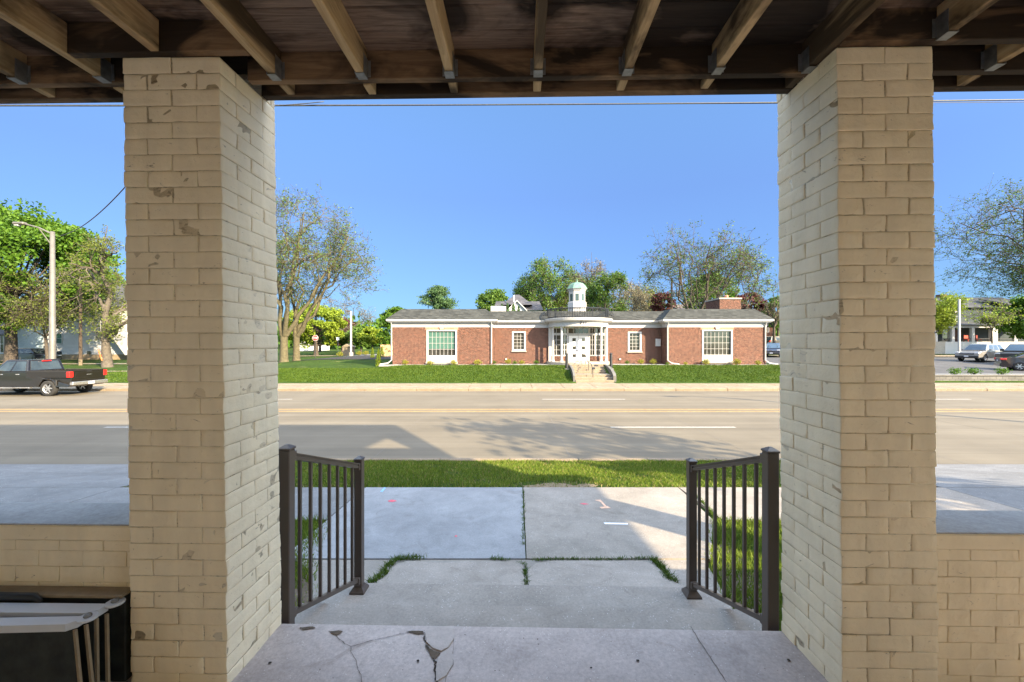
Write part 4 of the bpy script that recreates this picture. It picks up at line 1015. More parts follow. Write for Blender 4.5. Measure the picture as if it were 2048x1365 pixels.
def clump_tree(label,cat,px,D,ytop,hw,ybot,leaf='leaf_maple',bark='bark_dark',seed=1,nc=90,per=110,ls=.3,cr=.2,tr=None,group=None,base=None,name='tree',lobes=7,shape=1.0,offx=0,cone=False,solid=.5,pos=None):
    rn=np.random.default_rng(seed); X=wx(px,D); z0=Hs(X,D) if base is None else base
    zt=wz(ytop,D); zb=wz(ybot,D); rx=hw/F*D; t=thing(name,label,cat,(X,D,z0),group)
    cc=np.array([X+offx/F*D,D,(zt+zb)/2]); rz=(zt-zb)/2; tr=tr or max(.12,rx*.07)
    wood=MB(); wood.tube([(X,D,z0-.2),(X,D,z0+.3),(X+offx/F*D*.5,D,(z0+zb)/2+.5),(cc[0],D,cc[2]),(cc[0],D,zt-rz*.3)],[tr*1.5,tr*1.1,tr,tr*.6,tr*.15],8,cap=False)
    # outline lobes
    LB_=[]; 
    for k in range(lobes):
        u=unit(rn.normal(size=3)*np.array([1,1,.9])); LB_.append((u,rn.uniform(.85,1.13)))
    C_=[]
    for k in range(nc):
        if cone:
            h_=rn.random()**1.2; a=rn.uniform(0,6.283); rr_=rx*(1-h_)**.8*rn.uniform(.6,1.0); p=np.array([cc[0]+rr_*math.cos(a),cc[1]+rr_*math.sin(a),zb+(zt-zb)*h_])
        else:
            u=unit(rn.normal(size=3)); 
            if u[2]<-.5 and rn.random()<.4: u[2]*=-1
            f=1.0
            for (lu,lw) in LB_:
                dp=float(u@lu); f=f*(1+(lw-1)*max(0,dp)**3)
            f*=rn.uniform(solid,1.0)**.5*(1-cr*.45)
            p=cc+u*np.array([rx,rx,rz])*f
        C_.append(p)
        if k%3==0:
            s_=np.array([cc[0],D,zb+(p[2]-zb)*.35]); m=(s_+p)/2+np.array([0,0,-.05*rz]); wood.tube([tuple(s_),tuple(m),tuple(p)],[tr*.3,tr*.18,tr*.05],4,cap=False)
    C_=np.array(C_); r=cr*min(rx,rz)*1.0
    rad=(r*(.7+.6*rn.random(nc)))[:,None]
    L=[]
    for c,rr_ in zip(C_,rad):
        m=rn.poisson(per); u=rn.normal(size=(m,3)); u/=np.linalg.norm(u,axis=1)[:,None]; q=u*(rn.random(m)**.35)[:,None]*rr_*np.array([1.25,1.25,.75]); L.append(c+q)
    wood.build('trunk',[M[bark]],t,smooth=True)
    npmesh('crown',leafquads(np.concatenate(L),ls,rn,.7),4,M[leaf],t); return t
TG='trees beyond the brick building'
# left side
clump_tree('big dense bright green maple at the far left behind the street lamp','tree',22,46,408,172,668,'leaf_maple','bark_dark',3,230,230,.34,.19,lobes=9,tr=.5,name='maple_tree')
tree('half bare maple with a thick furrowed trunk, orange marker at its foot','tree',215,40,450,75,seed=5,leaf='leaf_olive',bark='bark',kind='central',nl=11,n2=5,n3=4,n4=4,tr=.48,fork=.18,yc=.16,leaves=8,ls=.18,name='maple_tree')
tree('low spreading olive-leaved tree in front of the big green maple, behind the street lamp','tree',97,44,545,150,seed=8,leaf='leaf_olive',bark='bark_dark',nl=8,n2=7,n3=5,n4=4,tr=.2,fork=.3,yc=.42,leaves=9,ls=.17,offx=10,name='spreading_tree')
tree('tall old tree with mossy forking trunk just right of the left pillar','tree',568,43,385,125,seed=12,leaf='leaf_grey',bark='bark_moss',trunks=5,nl=9,n2=6,n3=5,n4=4,tr=.42,fork=.17,yc=.25,leaves=3.6,ls=.18,offx=35,name='honey_locust')
tree('second mossy trunked tree leaning right, its crown reaching toward the brick building','tree',593,45,452,110,seed=14,leaf='leaf_grey',bark='bark_moss',trunks=5,nl=10,n2=6,n3=5,n4=4,tr=.37,fork=.20,yc=.30,leaves=3.6,ls=.18,offx=62,name='honey_locust')
clump_tree('lime green rounded tree behind the stop sign','tree',632,72,606,62,692,'leaf_lime','bark_dark',7,110,120,.36,.22,group=None,name='lime_tree')
clump_tree('small maroon-leaved tree behind the white light pole','tree',684,88,636,26,690,'leaf_maroon','bark_dark',9,40,70,.45,.3,name='plum_tree')
tree('bare grey twiggy tree above the lime green tree, left of the white light pole','tree',690,84,585,60,seed=15,leaf='leaf_tan',nl=7,n2=6,n3=5,n4=3,tr=.25,leaves=1.5,ls=.2,yc=.15,name='bare_tree')
clump_tree('bright green shrubby thicket right of the white light pole base','tree',722,72,650,24,696,'leaf_fresh','bark_dark',19,40,80,.35,.3,name='thicket')
clump_tree('grey-green thicket between the white sign and the light pole','tree',694,76,662,20,698,'leaf_grey','bark_dark',20,30,70,.35,.3,name='thicket')
clump_tree('small olive tree left of the wooden fence','tree',745,66,655,28,694,'leaf_lime','bark_dark',21,40,80,.32,.3,name='small_tree')
clump_tree('dark leafy tree behind the wooden fence at the left end of the building','tree',793,58,608,36,704,'leaf_maple','bark_dark',22,70,90,.32,.25,name='dark_tree')
clump_tree('dense green hedge bush by the white light pole thicket, far back','bush',640,92,662,34,695,'leaf_maple','bark_dark',23,40,70,.45,.3,name='bush')
# behind the building
def conifer(label,px,D,ytop,hw,yb,seed):
    rn=np.random.default_rng(seed); X=wx(px,D); z0=Hs(X,D); zt=wz(ytop,D); zb=wz(yb,D); rx=hw/F*D
    t=thing('pine_tree',label,'tree',(X,D,z0)); g=MB(); g.tube([(X,D,z0),(X,D,zt)],[.35,.05],7); L=[]
    for k in range(70):
        h_=rn.random()**.8; z=zb+(zt-zb)*h_; a=rn.uniform(0,6.28); l=rx*(1-h_**1.6*.85)*rn.uniform(.6,1.1); e=np.array([X+l*math.cos(a),D+l*math.sin(a),z+.15*l]); s_=np.array([X,D,z-.1*l])
        g.tube([tuple(s_),tuple(e)],[.06,.02],4,cap=False); m=160; u=rn.random(m)**.6
        L.append(s_+(e-s_)*u[:,None]+rn.normal(size=(m,3))*np.array([.45,.45,.22])*(.6+u[:,None]*.6))
    g.build('trunk',[M['bark_dark']],t); npmesh('crown',leafquads(np.concatenate(L),.38,rn,.35),4,M['leaf_pine'],t)
conifer('dark layered pine standing above the left wing roof',876,80,576,44,622,31)
clump_tree('green tree left of the grey roofed house behind the building','tree',985,88,575,36,650,'leaf_fresh','bark_dark',32,60,90,.4,.25,group=TG,name='green_tree')
tree('tall fresh green tree behind the building, left of the cupola','tree',1098,90,521,66,seed=33,leaf='leaf_fresh',nl=9,n2=7,n3=6,n4=4,tr=.34,leaves=11,ls=.36,yc=.22,group=TG,name='green_tree')
tree('yellow-green tree just behind the left edge of the cupola','tree',1130,92,540,40,seed=34,leaf='leaf_olive',nl=7,n2=6,n3=5,n4=4,tr=.28,leaves=7,ls=.34,yc=.2,group=TG,name='green_tree')
tree('bare grey topped tree rising above the cupola to its right','tree',1183,70,503,45,seed=35,leaf='leaf_tan',nl=9,n2=7,n3=6,n4=4,tr=.34,leaves=1.6,ls=.2,yc=.25,kind='central',group=TG,name='bare_tree')
tree('bright green leafy tree right of the cupola','tree',1212,64,528,42,seed=36,leaf='leaf_fresh',nl=8,n2=7,n3=5,n4=4,tr=.26,leaves=11,ls=.25,yc=.2,kind='central',group=TG,name='green_tree')
tree('pale budding tree behind the right half of the low roof','tree',1262,68,552,38,seed=37,leaf='leaf_tan',nl=7,n2=6,n3=5,n4=4,tr=.28,leaves=3,ls=.2,yc=.15,group=TG,name='budding_tree')
tree('smaller pale budding tree left of the maroon tree','tree',1295,74,570,32,seed=38,leaf='leaf_tan',nl=7,n2=6,n3=5,n4=4,tr=.22,leaves=3.5,ls=.22,yc=.1,group=TG,name='budding_tree')
clump_tree('dark maroon rounded tree behind the utility pole','tree',1324,72,583,24,632,'leaf_maroon','bark_dark',39,45,90,.34,.28,group=TG,name='plum_tree')
tree('large wide vase shaped tree with dark bare limbs behind the right wing','tree',1388,56,452,112,seed=40,leaf='leaf_grey',bark='bark_dark',nl=7,n2=5,n3=4,n4=4,tr=.40,fork=.10,yc=.30,leaves=3.0,ls=.25,trunks=6,offx=8,group=TG,name='vase_tree')
tree('second spreading tree with thin leaves at the right end of the brick building','tree',1468,60,498,82,seed=41,leaf='leaf_grey',bark='bark_dark',nl=7,n2=5,n3=4,n4=4,tr=.3,fork=.12,yc=.30,leaves=4,ls=.25,trunks=4,group=TG,name='vase_tree')
clump_tree('full green tree low behind the right wing and its chimney','tree',1420,74,546,52,640,'leaf_maple','bark_dark',42,80,90,.36,.25,group=TG,name='green_tree')
clump_tree('maroon-brown tree just right of the brick chimney','tree',1502,78,585,30,640,'leaf_maroon','bark_dark',43,50,80,.4,.28,group=TG,name='plum_tree')
clump_tree('green tree touching the right pillar edge, behind the right end of the building','tree',1556,70,585,28,660,'leaf_fresh','bark_dark',44,50,90,.34,.28,group=TG,name='green_tree')
tree('bare dark tree beside the right pillar, above the parked cars','tree',1548,62,540,34,seed=45,leaf='leaf_tan',bark='bark_dark',nl=6,n2=5,n3=4,n4=3,tr=.25,leaves=1,ls=.2,yc=.3,name='bare_tree')
tree('light green tree filling the skyline between the grey roofed house and the cupola','tree',1058,98,548,44,seed=46,leaf='leaf_fresh',nl=8,n2=6,n3=5,n4=4,tr=.28,leaves=11,ls=.38,yc=.15,group=TG,name='green_tree')
tree('green tree low behind the cupola, between the taller ones','tree',1168,96,548,44,seed=47,leaf='leaf_fresh',nl=8,n2=6,n3=5,n4=4,tr=.28,leaves=10,ls=.38,yc=.15,group=TG,name='green_tree')
tree('pale twiggy tree far behind the middle of the right half roof','tree',1245,104,556,46,seed=48,leaf='leaf_tan',nl=8,n2=6,n3=5,n4=4,tr=.28,leaves=5,ls=.36,yc=.1,group=TG,name='budding_tree')
tree('pale green tree far behind, left of the maroon rounded tree','tree',1288,110,572,44,seed=49,leaf='leaf_olive',nl=8,n2=6,n3=5,n4=4,tr=.28,leaves=7,ls=.4,yc=.1,group=TG,name='budding_tree')
# right side
tree('large dark limbed tree leaning in from the right edge of the picture','tree',2180,60,350,245,seed=51,leaf='leaf_grey',bark='bark_dark',nl=12,n2=9,n3=7,n4=5,tr=.6,fork=.25,yc=.34,leaves=8,ls=.26,name='honey_locust')
tree('light green tree just right of the right pillar, in front of the grey house','tree',1866,50,556,50,seed=52,leaf='leaf_lime',bark='bark_dark',nl=8,n2=6,n3=5,n4=4,tr=.2,leaves=13,ls=.22,yc=.35,offx=0,name='lime_tree')
clump_tree('dense dark green tree with yellow tips at the right edge, beside the grey house','tree',2060,50,588,44,692,'leaf_maple','bark_dark',53,90,110,.3,.25,name='dark_tree')
tree('lime leaved low branch tree in front of the grey house porch roof','tree',1985,46,606,52,seed=54,leaf='leaf_lime',bark='bark',nl=7,n2=5,n3=4,n4=3,tr=.10,fork=.5,leaves=3,ls=.2,yc=.66,name='small_tree')
# street tree behind the camera whose shadow lies on the road
tree('street tree outside the frame, whose leafy shadow lies on the road','tree',0,20,0,0,seed=61,leaf='leaf_fresh',bark='bark',nl=7,n2=6,n3=5,n4=4,tr=.16,fork=.45,yc=.55,leaves=2.2,ls=.36,pos=(15.7,-1.0),Htop=10.3,RX=2.5,name='street_tree')
# far wooded skyline seen between things
def woods():
    rn=np.random.default_rng(77); L=[]
    for k in range(560):
        x=rn.uniform(-260,300); y=rn.uniform(118,150); z=Hs(x,y); h=rn.uniform(5,10.5); r=rn.uniform(3,6); m=60
        u=rn.normal(size=(m,3)); u/=np.linalg.norm(u,axis=1)[:,None]; L.append(np.array([x,y,z+h*.55])+u*(rn.random(m)**.4)[:,None]*np.array([r,r,h*.55]))
    o=npmesh('far_woods',leafquads(np.concatenate(L),1.5,rn,.8),4,M['leaf_maple']); stuff(o,'dark green wooded skyline far beyond the building','woods')
woods()
# small conifers and island shrubs
def cone_shrub(label,px,D,ytop,ybot,hw,seed,cat='shrub',leaf='leaf_lime'):
    rn=np.random.default_rng(seed); X=wx(px,D); z0=Hs(X,D); h=(ybot-ytop)/F*D; r=hw/F*D; n=1400
    t=thing('arborvitae',label,cat,(X,D,z0)); a=rn.uniform(0,6.283,n); u=rn.random(n); rr_=r*(1-u)**.7*(.55+.45*rn.random(n))*(1+.2*np.sin(a*5+u*9))
    c=np.stack([X+rr_*np.cos(a),D+rr_*np.sin(a),z0+h*u],1); npmesh('foliage',leafquads(c,.045*h+.02,rn,.5),4,M[leaf],t)
    g=MB(); g.tube([(X,D,z0-.1),(X,D,z0+h*.8)],[.05,.01],5); g.build('trunk',[M['bark']],t)
cone_shrub('small conical evergreen on the gravel at the left end of the brick building',757,33.5,697,732,6.5,71)
cone_shrub('conical evergreen on the gravel island beyond the driveway, left of the fence',745,47,690,712,4.5,72)
cone_shrub('conical evergreen on the gravel island in front of the wooden fence',764,49,690,712,5,73)
for i,(px,w_,yt,lab) in enumerate(((984,4.5,611,'leftmost of six clipped evergreens in front of the grey roofed house'),(995,4,613,'second from the left of six clipped evergreens before the grey roofed house'),(1004,4.5,608,'third from the left of the six evergreens, the tallest pair\'s left one'),(1015,4.5,607,'fourth from the left of the six evergreens, under the white gable\'s left slope'),(1027,6,608,'round fifth evergreen in front of the white gable'),(1037,4.5,612,'rightmost of six clipped evergreens, at the white gable\'s right'))):
    rn=np.random.default_rng(80+i); D=66; X=wx(px,D); z0=Hs(X,D); h=wz(yt,D)-z0; r=w_/F*D; t=thing('evergreen',lab,'evergreen',(X,D,z0),'row of evergreens before the grey roofed house')
    n=1200; a=rn.uniform(0,6.283,n); u=rn.random(n); rr_=r*np.minimum(1,(1-u)*3.2)**.6*(.7+.3*rn.random(n)); c=np.stack([X+rr_*np.cos(a),D+rr_*np.sin(a),z0+h*u],1)
    npmesh('foliage',leafquads(c,.3,rn,.5),4,M['leaf_pine'],t); g=MB(); g.tube([(X,D,z0-.1),(X,D,z0+h*.9)],[.1,.02],5); g.build('trunk',[M['bark']],t)

# ------------------------------------------------------------------ vehicles (built nose to +x)
M['tyre']=simple('tyre_rubber',(.018,.018,.018),.85,var=.2); M['rim']=simple('alloy_rim',(.45,.46,.48),.3,metal=.8,var=.15,ns=10)
M['carglass']=glassmat('car_glass',(.025,.035,.04),.04); M['chrome']=simple('chrome_trim',(.62,.62,.63),.2,metal=.9,var=.05)
M['red_lens']=simple('red_lens',(.55,.015,.012),.25,var=.1,spec=.7); M['clear_lens']=simple('clear_lens',(.55,.57,.60),.12,var=.08,spec=.9)
M['plate']=simple('licence_plate',(.55,.56,.60),.5,var=.05); M['trim']=simple('dark_trim',(.02,.02,.021),.55,var=.1)
def arch(cx,r,zb,n=9):
    return [(cx-r*math.cos(math.pi*i/(n-1)) , zb+ max(0,r*math.sin(math.pi*i/(n-1)))) for i in range(n)]
def vehicle(name,label,cat,paint,L,W,top,zb,axles,wr,belt,gh,wind=None,group=None,doors=(0,),bed=None,plate_rear=True,chrome_grille=False):
    """top: upper outline of the lower body rear->front; gh: greenhouse (xrb,xfb,xrt,xft,zroof,inset)"""
    t=local_thing(name,label,cat,group); hw=W/2
    bot=[]
    for ax in axles: bot+=arch(ax,wr*1.14,zb)
    prof=[(-L/2+.02,zb+.08)]+[(x,z) for x,z in top]+[(L/2-.03,zb+.1)]
    low=bot[::-1]
    P=prof+[(L/2-.15,zb)]+low+[(-L/2+.15,zb)]
    bm=bmesh.new()
    def yw(x,z):
        k=1-.10*max(0,(abs(x)/(L/2)-.72)/.28)**2; k*=1-.05*max(0,(z-zb-.35)/.7); return hw*k
    A=[bm.verts.new((x,-yw(x,z),z)) for x,z in P]; Bv=[bm.verts.new((x,yw(x,z),z)) for x,z in P]; n=len(P)
    bm.faces.new(A); bm.faces.new(Bv[::-1])
    for i in range(n): bm.faces.new((A[i],Bv[i],Bv[(i+1)%n],A[(i+1)%n]))
    bmesh.ops.triangulate(bm,faces=[f for f in bm.faces if len(f.verts)>4]); bmesh.ops.recalc_face_normals(bm,faces=bm.faces)
    me=bpy.data.meshes.new('body'); bm.to_mesh(me); bm.free(); me.materials.append(paint); b=bpy.data.objects.new('body',me); C.objects.link(b); b.parent=t
    mo=b.modifiers.new('bevel','BEVEL'); mo.width=.035; mo.segments=2; mo.limit_method='ANGLE'; mo.angle_limit=R(40)
    ORG[b.name]=Vector((0,0,0))
    xrb,xfb,xrt,xft,zr,ins=gh; zb_=belt; wb=hw*.93; wt=hw-ins
    g=MB(); v=[(xrb,-wb,zb_),(xfb,-wb,zb_),(xfb,wb,zb_),(xrb,wb,zb_),(xrt,-wt,zr),(xft,-wt,zr),(xft,wt,zr),(xrt,wt,zr)]
    g.add(v,[(0,1,5,4),(1,2,6,5),(2,3,7,6),(3,0,4,7),(4,5,6,7),(3,2,1,0)]); g.build('cabin',[paint],t,bevel=.05)
    V=[Vector(q) for q in v]
    def panel(nm,a,b_,c,d,u0,u1,v0,v1,mat,off=.008):
        f=lambda u,w_: (V[a].lerp(V[b_],u)).lerp(V[d].lerp(V[c],u),w_)
        q=[f(u0,v0),f(u1,v0),f(u1,v1),f(u0,v1)]; nn=(q[1]-q[0]).cross(q[3]-q[0]).normalized()
        g=MB(); g.prism([tuple(x+nn*off) for x in q],tuple(nn*-.012)); return g.build(nm,[mat],t)
    panel('windshield',1,2,6,5,.05,.95,.06,.90,M['carglass']); panel('rear_window',3,0,4,7,.09,.91,.14,.88,M['carglass'])
    cuts=list(doors)
    for (u0,u1) in cuts:
        panel('side_window',0,1,5,4,u0,u1,.08,.86,M['carglass']); panel('side_window',2,3,7,6,1-u1,1-u0,.08,.86,M['carglass'])
    for ax in axles:
        for s_ in (-1,1):
            y=s_*(hw-.13); g=MB(Matrix.Translation((ax,y,wr))@Matrix.Rotation(R(90),4,'X'))
            g.lathe([(wr*.62,-.11),(wr*.9,-.12),(wr,-.09),(wr,.09),(wr*.9,.12),(wr*.62,.11)],n=28); w_=g.build('wheel',[M['tyre']],t,smooth=True); ORG[w_.name]=Vector((0,0,0))
            g=MB(Matrix.Translation((ax,y,wr))@Matrix.Rotation(R(90),4,'X')); o=-s_*1.0
            g.lathe([(wr*.64,-.1),(wr*.60,-.085),(wr*.55,-.05),(wr*.55,.05),(wr*.60,.085),(wr*.64,.1)],n=24)
            for k in range(6):
                a=k*math.pi/3; ca,sa=math.cos(a),math.sin(a); ww=wr*.10
                for zz in (-.085,.07): g.add([(ca*.05-sa*ww,sa*.05+ca*ww,zz),(ca*.05+sa*ww,sa*.05-ca*ww,zz),(ca*wr*.6+sa*ww*.7,sa*wr*.6-ca*ww*.7,zz),(ca*wr*.6-sa*ww*.7,sa*wr*.6+ca*ww*.7,zz),(ca*.05-sa*ww,sa*.05+ca*ww,zz+.015),(ca*.05+sa*ww,sa*.05-ca*ww,zz+.015),(ca*wr*.6+sa*ww*.7,sa*wr*.6-ca*ww*.7,zz+.015),(ca*wr*.6-sa*ww*.7,sa*wr*.6+ca*ww*.7,zz+.015)],[(0,1,2,3),(7,6,5,4),(0,4,5,1),(1,5,6,2),(2,6,7,3),(3,7,4,0)])
            g.lathe([(0,-.09),(wr*.16,-.088),(wr*.16,.088),(0,.09)],n=12); g.build('rim',[M['rim']],w_)
            g=MB(Matrix.Translation((ax,y-s_*.02,wr))@Matrix.Rotation(R(90),4,'X')); g.lathe([(0,-.012),(wr*.56,-.012),(wr*.56,.012),(0,.012)],n=20); g.build('brake_disc',[M['trim']],w_)
    return t,hw
def vbox(t,nm,x0,x1,y0,y1,z0,z1,mat,both=False,c=.012):
    for s_ in ((1,-1) if both else (1,)):
        a,b=sorted((s_*y0,s_*y1)); g=MB(); g.cbox(x0,x1,a,b,z0,z1,c); g.build(nm,[mat],t)
def paintm(n,c): return simple(n,c,.28,metal=.35,var=.04,spec=.6,coat=.8)
# dark pickup driving away to the left
pm=paintm('charcoal_car_paint',(.014,.012,.010))
t,hw=vehicle('pickup_truck','dark grey pickup truck driving on the road, cut off by the left edge','pickup truck',pm,5.8,2.0,
  [(-2.86,.72),(-2.86,.95),(-.62,.95),(-.60,1.27),(1.15,1.27),(1.30,1.24),(2.55,1.12),(2.80,1.0),(2.86,.8)],.48,(-1.72,1.92),.405,1.26,(-.60,1.25,-.45,.62,1.90,.22),doors=((.04,.44),(.50,.90)))
vbox(t,'bed_side',-2.86,-.60,.905,.985,.951,1.33,pm,True,.015)
g=MB(); g.cbox(-2.88,-2.81,-.90,.90,.80,1.335,.015); g.cbox(-2.895,-2.881,-.7,.7,.95,1.22,.006); tg=g.build('tailgate',[pm],t); ORG[tg.name]=Vector((0,0,0))
g=MB(); g.cbox(-2.915,-2.896,-.10,.10,1.07,1.11,.004); g.cbox(-2.915,-2.896,-.14,.14,1.082,1.098,.003); g.build('emblem',[M['chrome']],tg)
g=MB(); g.cbox(-2.91,-2.896,-.12,.12,1.24,1.28,.005); g.build('tailgate_handle',[M['trim']],tg)
vbox(t,'taillight',-2.90,-2.72,.80,.995,.98,1.28,M['red_lens'],True)
vbox(t,'rear_bumper',-3.02,-2.84,-.95,.95,.56,.74,M['chrome'],c=.03); vbox(t,'license_plate',-3.035,-3.021,-.16,.16,.58,.71,M['plate'])
vbox(t,'brake_light',-.60,-.545,-.22,.22,1.80,1.85,M['red_lens']); vbox(t,'running_board',-.85,1.25,.90,1.06,.42,.47,M['chrome'],True)
vbox(t,'door_handle',-.25,-.05,.965,.995,1.12,1.16,M['chrome'],True); vbox(t,'door_handle',.62,.82,.968,.998,1.12,1.16,M['chrome'],True)
vbox(t,'wing_mirror',1.0,1.15,.98,1.22,1.22,1.45,M['trim'],True); vbox(t,'headlight',2.66,2.84,.62,.95,.84,1.05,M['clear_lens'],True); vbox(t,'front_bumper',2.76,2.95,-.95,.95,.45,.66,M['chrome'],c=.03)
vbox(t,'fender_flare',-2.24,-2.19,.985,1.03,.55,.85,M['trim'],True); vbox(t,'antenna',.62,.64,.2,.22,1.89,2.05,M['trim'])
t.location=(-26.05,22.42,.0); t.rotation_euler=(0,0,math.pi)
def suv(label,paint,loc,rot,name='parked_suv',group='cars parked around the building'):
    t,hw=vehicle(name,label,'car',paint,4.65,1.86,[(-2.28,.75),(-2.26,1.02),(-2.1,1.06),(.95,1.05),(1.15,1.02),(2.0,.94),(2.26,.80)],.32,(-1.38,1.36),.36,1.05,(-2.12,1.05,-1.75,.30,1.68,.30),doors=((.06,.30),(.34,.60),(.63,.90)),group=group)
    vbox(t,'grille',2.22,2.285,-.52,.52,.66,.84,M['trim']); vbox(t,'grille_bars',2.283,2.30,-.50,.50,.76,.79,M['chrome']); vbox(t,'headlight',2.08,2.25,.55,.84,.76,.90,M['clear_lens'],True)
    vbox(t,'front_bumper',2.16,2.33,-.84,.84,.36,.56,M['trim'],c=.03); vbox(t,'license_plate',2.331,2.345,-.16,.16,.44,.56,M['plate']); vbox(t,'taillight',-2.30,-2.12,.62,.86,.86,1.04,M['red_lens'],True)
    vbox(t,'rear_bumper',-2.34,-2.2,-.84,.84,.38,.56,M['trim'],c=.03); vbox(t,'wing_mirror',.62,.76,.90,1.08,1.04,1.18,paint,True); vbox(t,'roof_rail',-1.6,.1,.55,.59,1.69,1.73,M['chrome'],True)
    t.location=loc; t.rotation_euler=(0,0,rot); return t
def P(px,D): x=wx(px,D); return x
suv('black boxy SUV parked by the white house at the far left',paintm('black_car_paint',(.012,.014,.018)),(-56.3,48.3,Hs(-56,48)),0)
suv('silver-grey SUV facing us on the parking lot before the grey house',paintm('silver_car_paint',(.24,.23,.22)),(46.0,40.2,Hs(46,40.2)+.03),R(198))
suv('dark blue car nose toward us at the right end of the brick building',paintm('navy_car_paint',(.015,.022,.05)),(31.6,49.5,Hs(31.6,49.5)+.02),R(232))
suv('dark car on the raised street behind the right end of the brick building',paintm('olive_car_paint',(.035,.035,.03)),(43.5,67,Hs(43.5,67)),R(10))
# black pickup on the lot, facing us
pb=paintm('black_pickup_paint',(.016,.017,.020))
t,hw=vehicle('parked_pickup','black pickup truck facing us on the parking lot, beside the silver-grey SUV','pickup truck',pb,5.6,2.0,[(-2.76,.8),(-2.76,1.28),(-.95,1.28),(-.93,1.22),(.95,1.22),(1.2,1.18),(2.5,1.10),(2.74,.98)],.42,(-1.8,1.8),.40,1.22,(-.95,1.15,-.8,.45,1.86,.26),doors=((.05,.45),(.5,.9)),group='cars parked around the building')
vbox(t,'grille',2.70,2.78,-.55,.55,.66,1.02,M['trim']); vbox(t,'headlight',2.56,2.74,.60,.92,.80,1.0,M['clear_lens'],True); vbox(t,'front_bumper',2.66,2.86,-.95,.95,.40,.62,M['chrome'],c=.03); vbox(t,'license_plate',2.861,2.875,-.16,.16,.46,.58,M['plate']); vbox(t,'wing_mirror',.75,.9,.97,1.2,1.2,1.42,M['trim'],True); vbox(t,'taillight',-2.78,-2.66,.8,.98,.95,1.25,M['red_lens'],True)
t.location=(47.0,37.6,Hs(47,37.6)+.03); t.rotation_euler=(0,0,R(202))
ps=paintm('plum_black_paint',(.022,.016,.022))
t,hw=vehicle('parked_sedan','dark plum sedan seen from its side at the right edge, tail toward the gravel bed','car',ps,4.85,1.86,[(-2.38,.62),(-2.40,.95),(-2.25,1.04),(-1.6,1.06),(1.0,.98),(2.0,.86),(2.32,.72)],.26,(-1.42,1.42),.355,1.0,(-1.75,1.15,-.85,.35,1.47,.28),doors=((.20,.50),(.54,.88)),group='cars parked around the building')
vbox(t,'taillight',-2.42,-2.1,.62,.90,.84,.98,M['red_lens'],True); vbox(t,'rear_bumper',-2.46,-2.3,-.85,.85,.34,.58,ps,c=.04); vbox(t,'license_plate',-2.42,-2.405,-.16,.16,.72,.84,M['plate']); vbox(t,'wing_mirror',.7,.84,.88,1.06,.98,1.1,ps,True); vbox(t,'door_handle',-.55,-.38,.905,.925,.88,.91,M['chrome'],True); vbox(t,'door_handle',.35,.52,.905,.925,.87,.90,M['chrome'],True); vbox(t,'headlight',2.1,2.3,.6,.84,.66,.78,M['clear_lens'],True)
t.location=(42.3,32.6,Hs(42,32.6)+.05); t.rotation_euler=(0,0,R(-38))
# ------------------------------------------------------------------ houses around
M['siding_w']=bricktex('white_siding',(.44,.45,.47),(.48,.49,.50),(.30,.31,.34),bw=9,bh=.17,ms=.012,var=.06)
M['siding_b']=bricktex('blue_grey_siding',(.045,.06,.066),(.053,.068,.075),(.03,.038,.044),bw=9,bh=.14,ms=.012,var=.06)
M['founda']=bricktex('tan_stone_foundation',(.24,.18,.11),(.30,.23,.15),(.2,.18,.14),bw=.5,bh=.22,ms=.02)
M['roof_dark']=bricktex('dark_roof_shingles',(.055,.055,.062),(.085,.085,.095),(.04,.04,.045),bw=.4,bh=.16,ms=.01)
M['roof_grey']=bricktex('grey_roof_shingles',(.055,.057,.06),(.075,.078,.08),(.04,.041,.043),bw=.4,bh=.16,ms=.01)
def gable(g,x0,x1,y0,y1,z0,z1,zr,axis='x',ov=.3,wall=0):
    pass
def house(name,label,mw,mr,x0,x1,y0,y1,z0,ze,zr,axis='x',ov=.35,found=None,cat='house'):
    t=thing(name,label,cat,((x0+x1)/2,y0,z0)); g=MB(); g.box(x0,x1,y0,y1,z0-.4,ze)
    if axis=='x': ym=(y0+y1)/2; g.prism([(x0,y0,ze),(x0,y1,ze),(x0,ym,zr)],(x1-x0,0,0))
    else: xm=(x0+x1)/2; g.prism([(x0,y0,ze),(x1,y0,ze),(xm,y0,zr)],(0,y1-y0,0))
    g.build('wall',[mw],t); g=MB(); th=.16
    if axis=='x':
        sl=(zr-ze)/((y1-y0)/2)
        for s_ in (-1,1):
            ye=ym+s_*((y1-y0)/2+ov); zz=ze-ov*sl
            g.prism([(x0-ov,ye,zz+.01),(x0-ov,ym,zr+.01),(x0-ov,ym,zr+th),(x0-ov,ye,zz+th)],(x1-x0+2*ov,0,0))
    else:
        sl=(zr-ze)/((x1-x0)/2)
        for s_ in (-1,1):
            xe=xm+s_*((x1-x0)/2+ov); zz=ze-ov*sl
            g.prism([(xe,y0-ov,zz+.01),(xm,y0-ov,zr+.01),(xm,y0-ov,zr+th),(xe,y0-ov,zz+th)],(0,y1-y0+2*ov,0))
    rf=g.build('roof',[mr],t); ORG[rf.name]=ORG[t.name]
    if found: g=MB(); g.box(x0-.03,x1+.03,y0-.03,y1,z0-.4,z0+found); g.build('foundation',[M['founda']],t)
    return t,rf
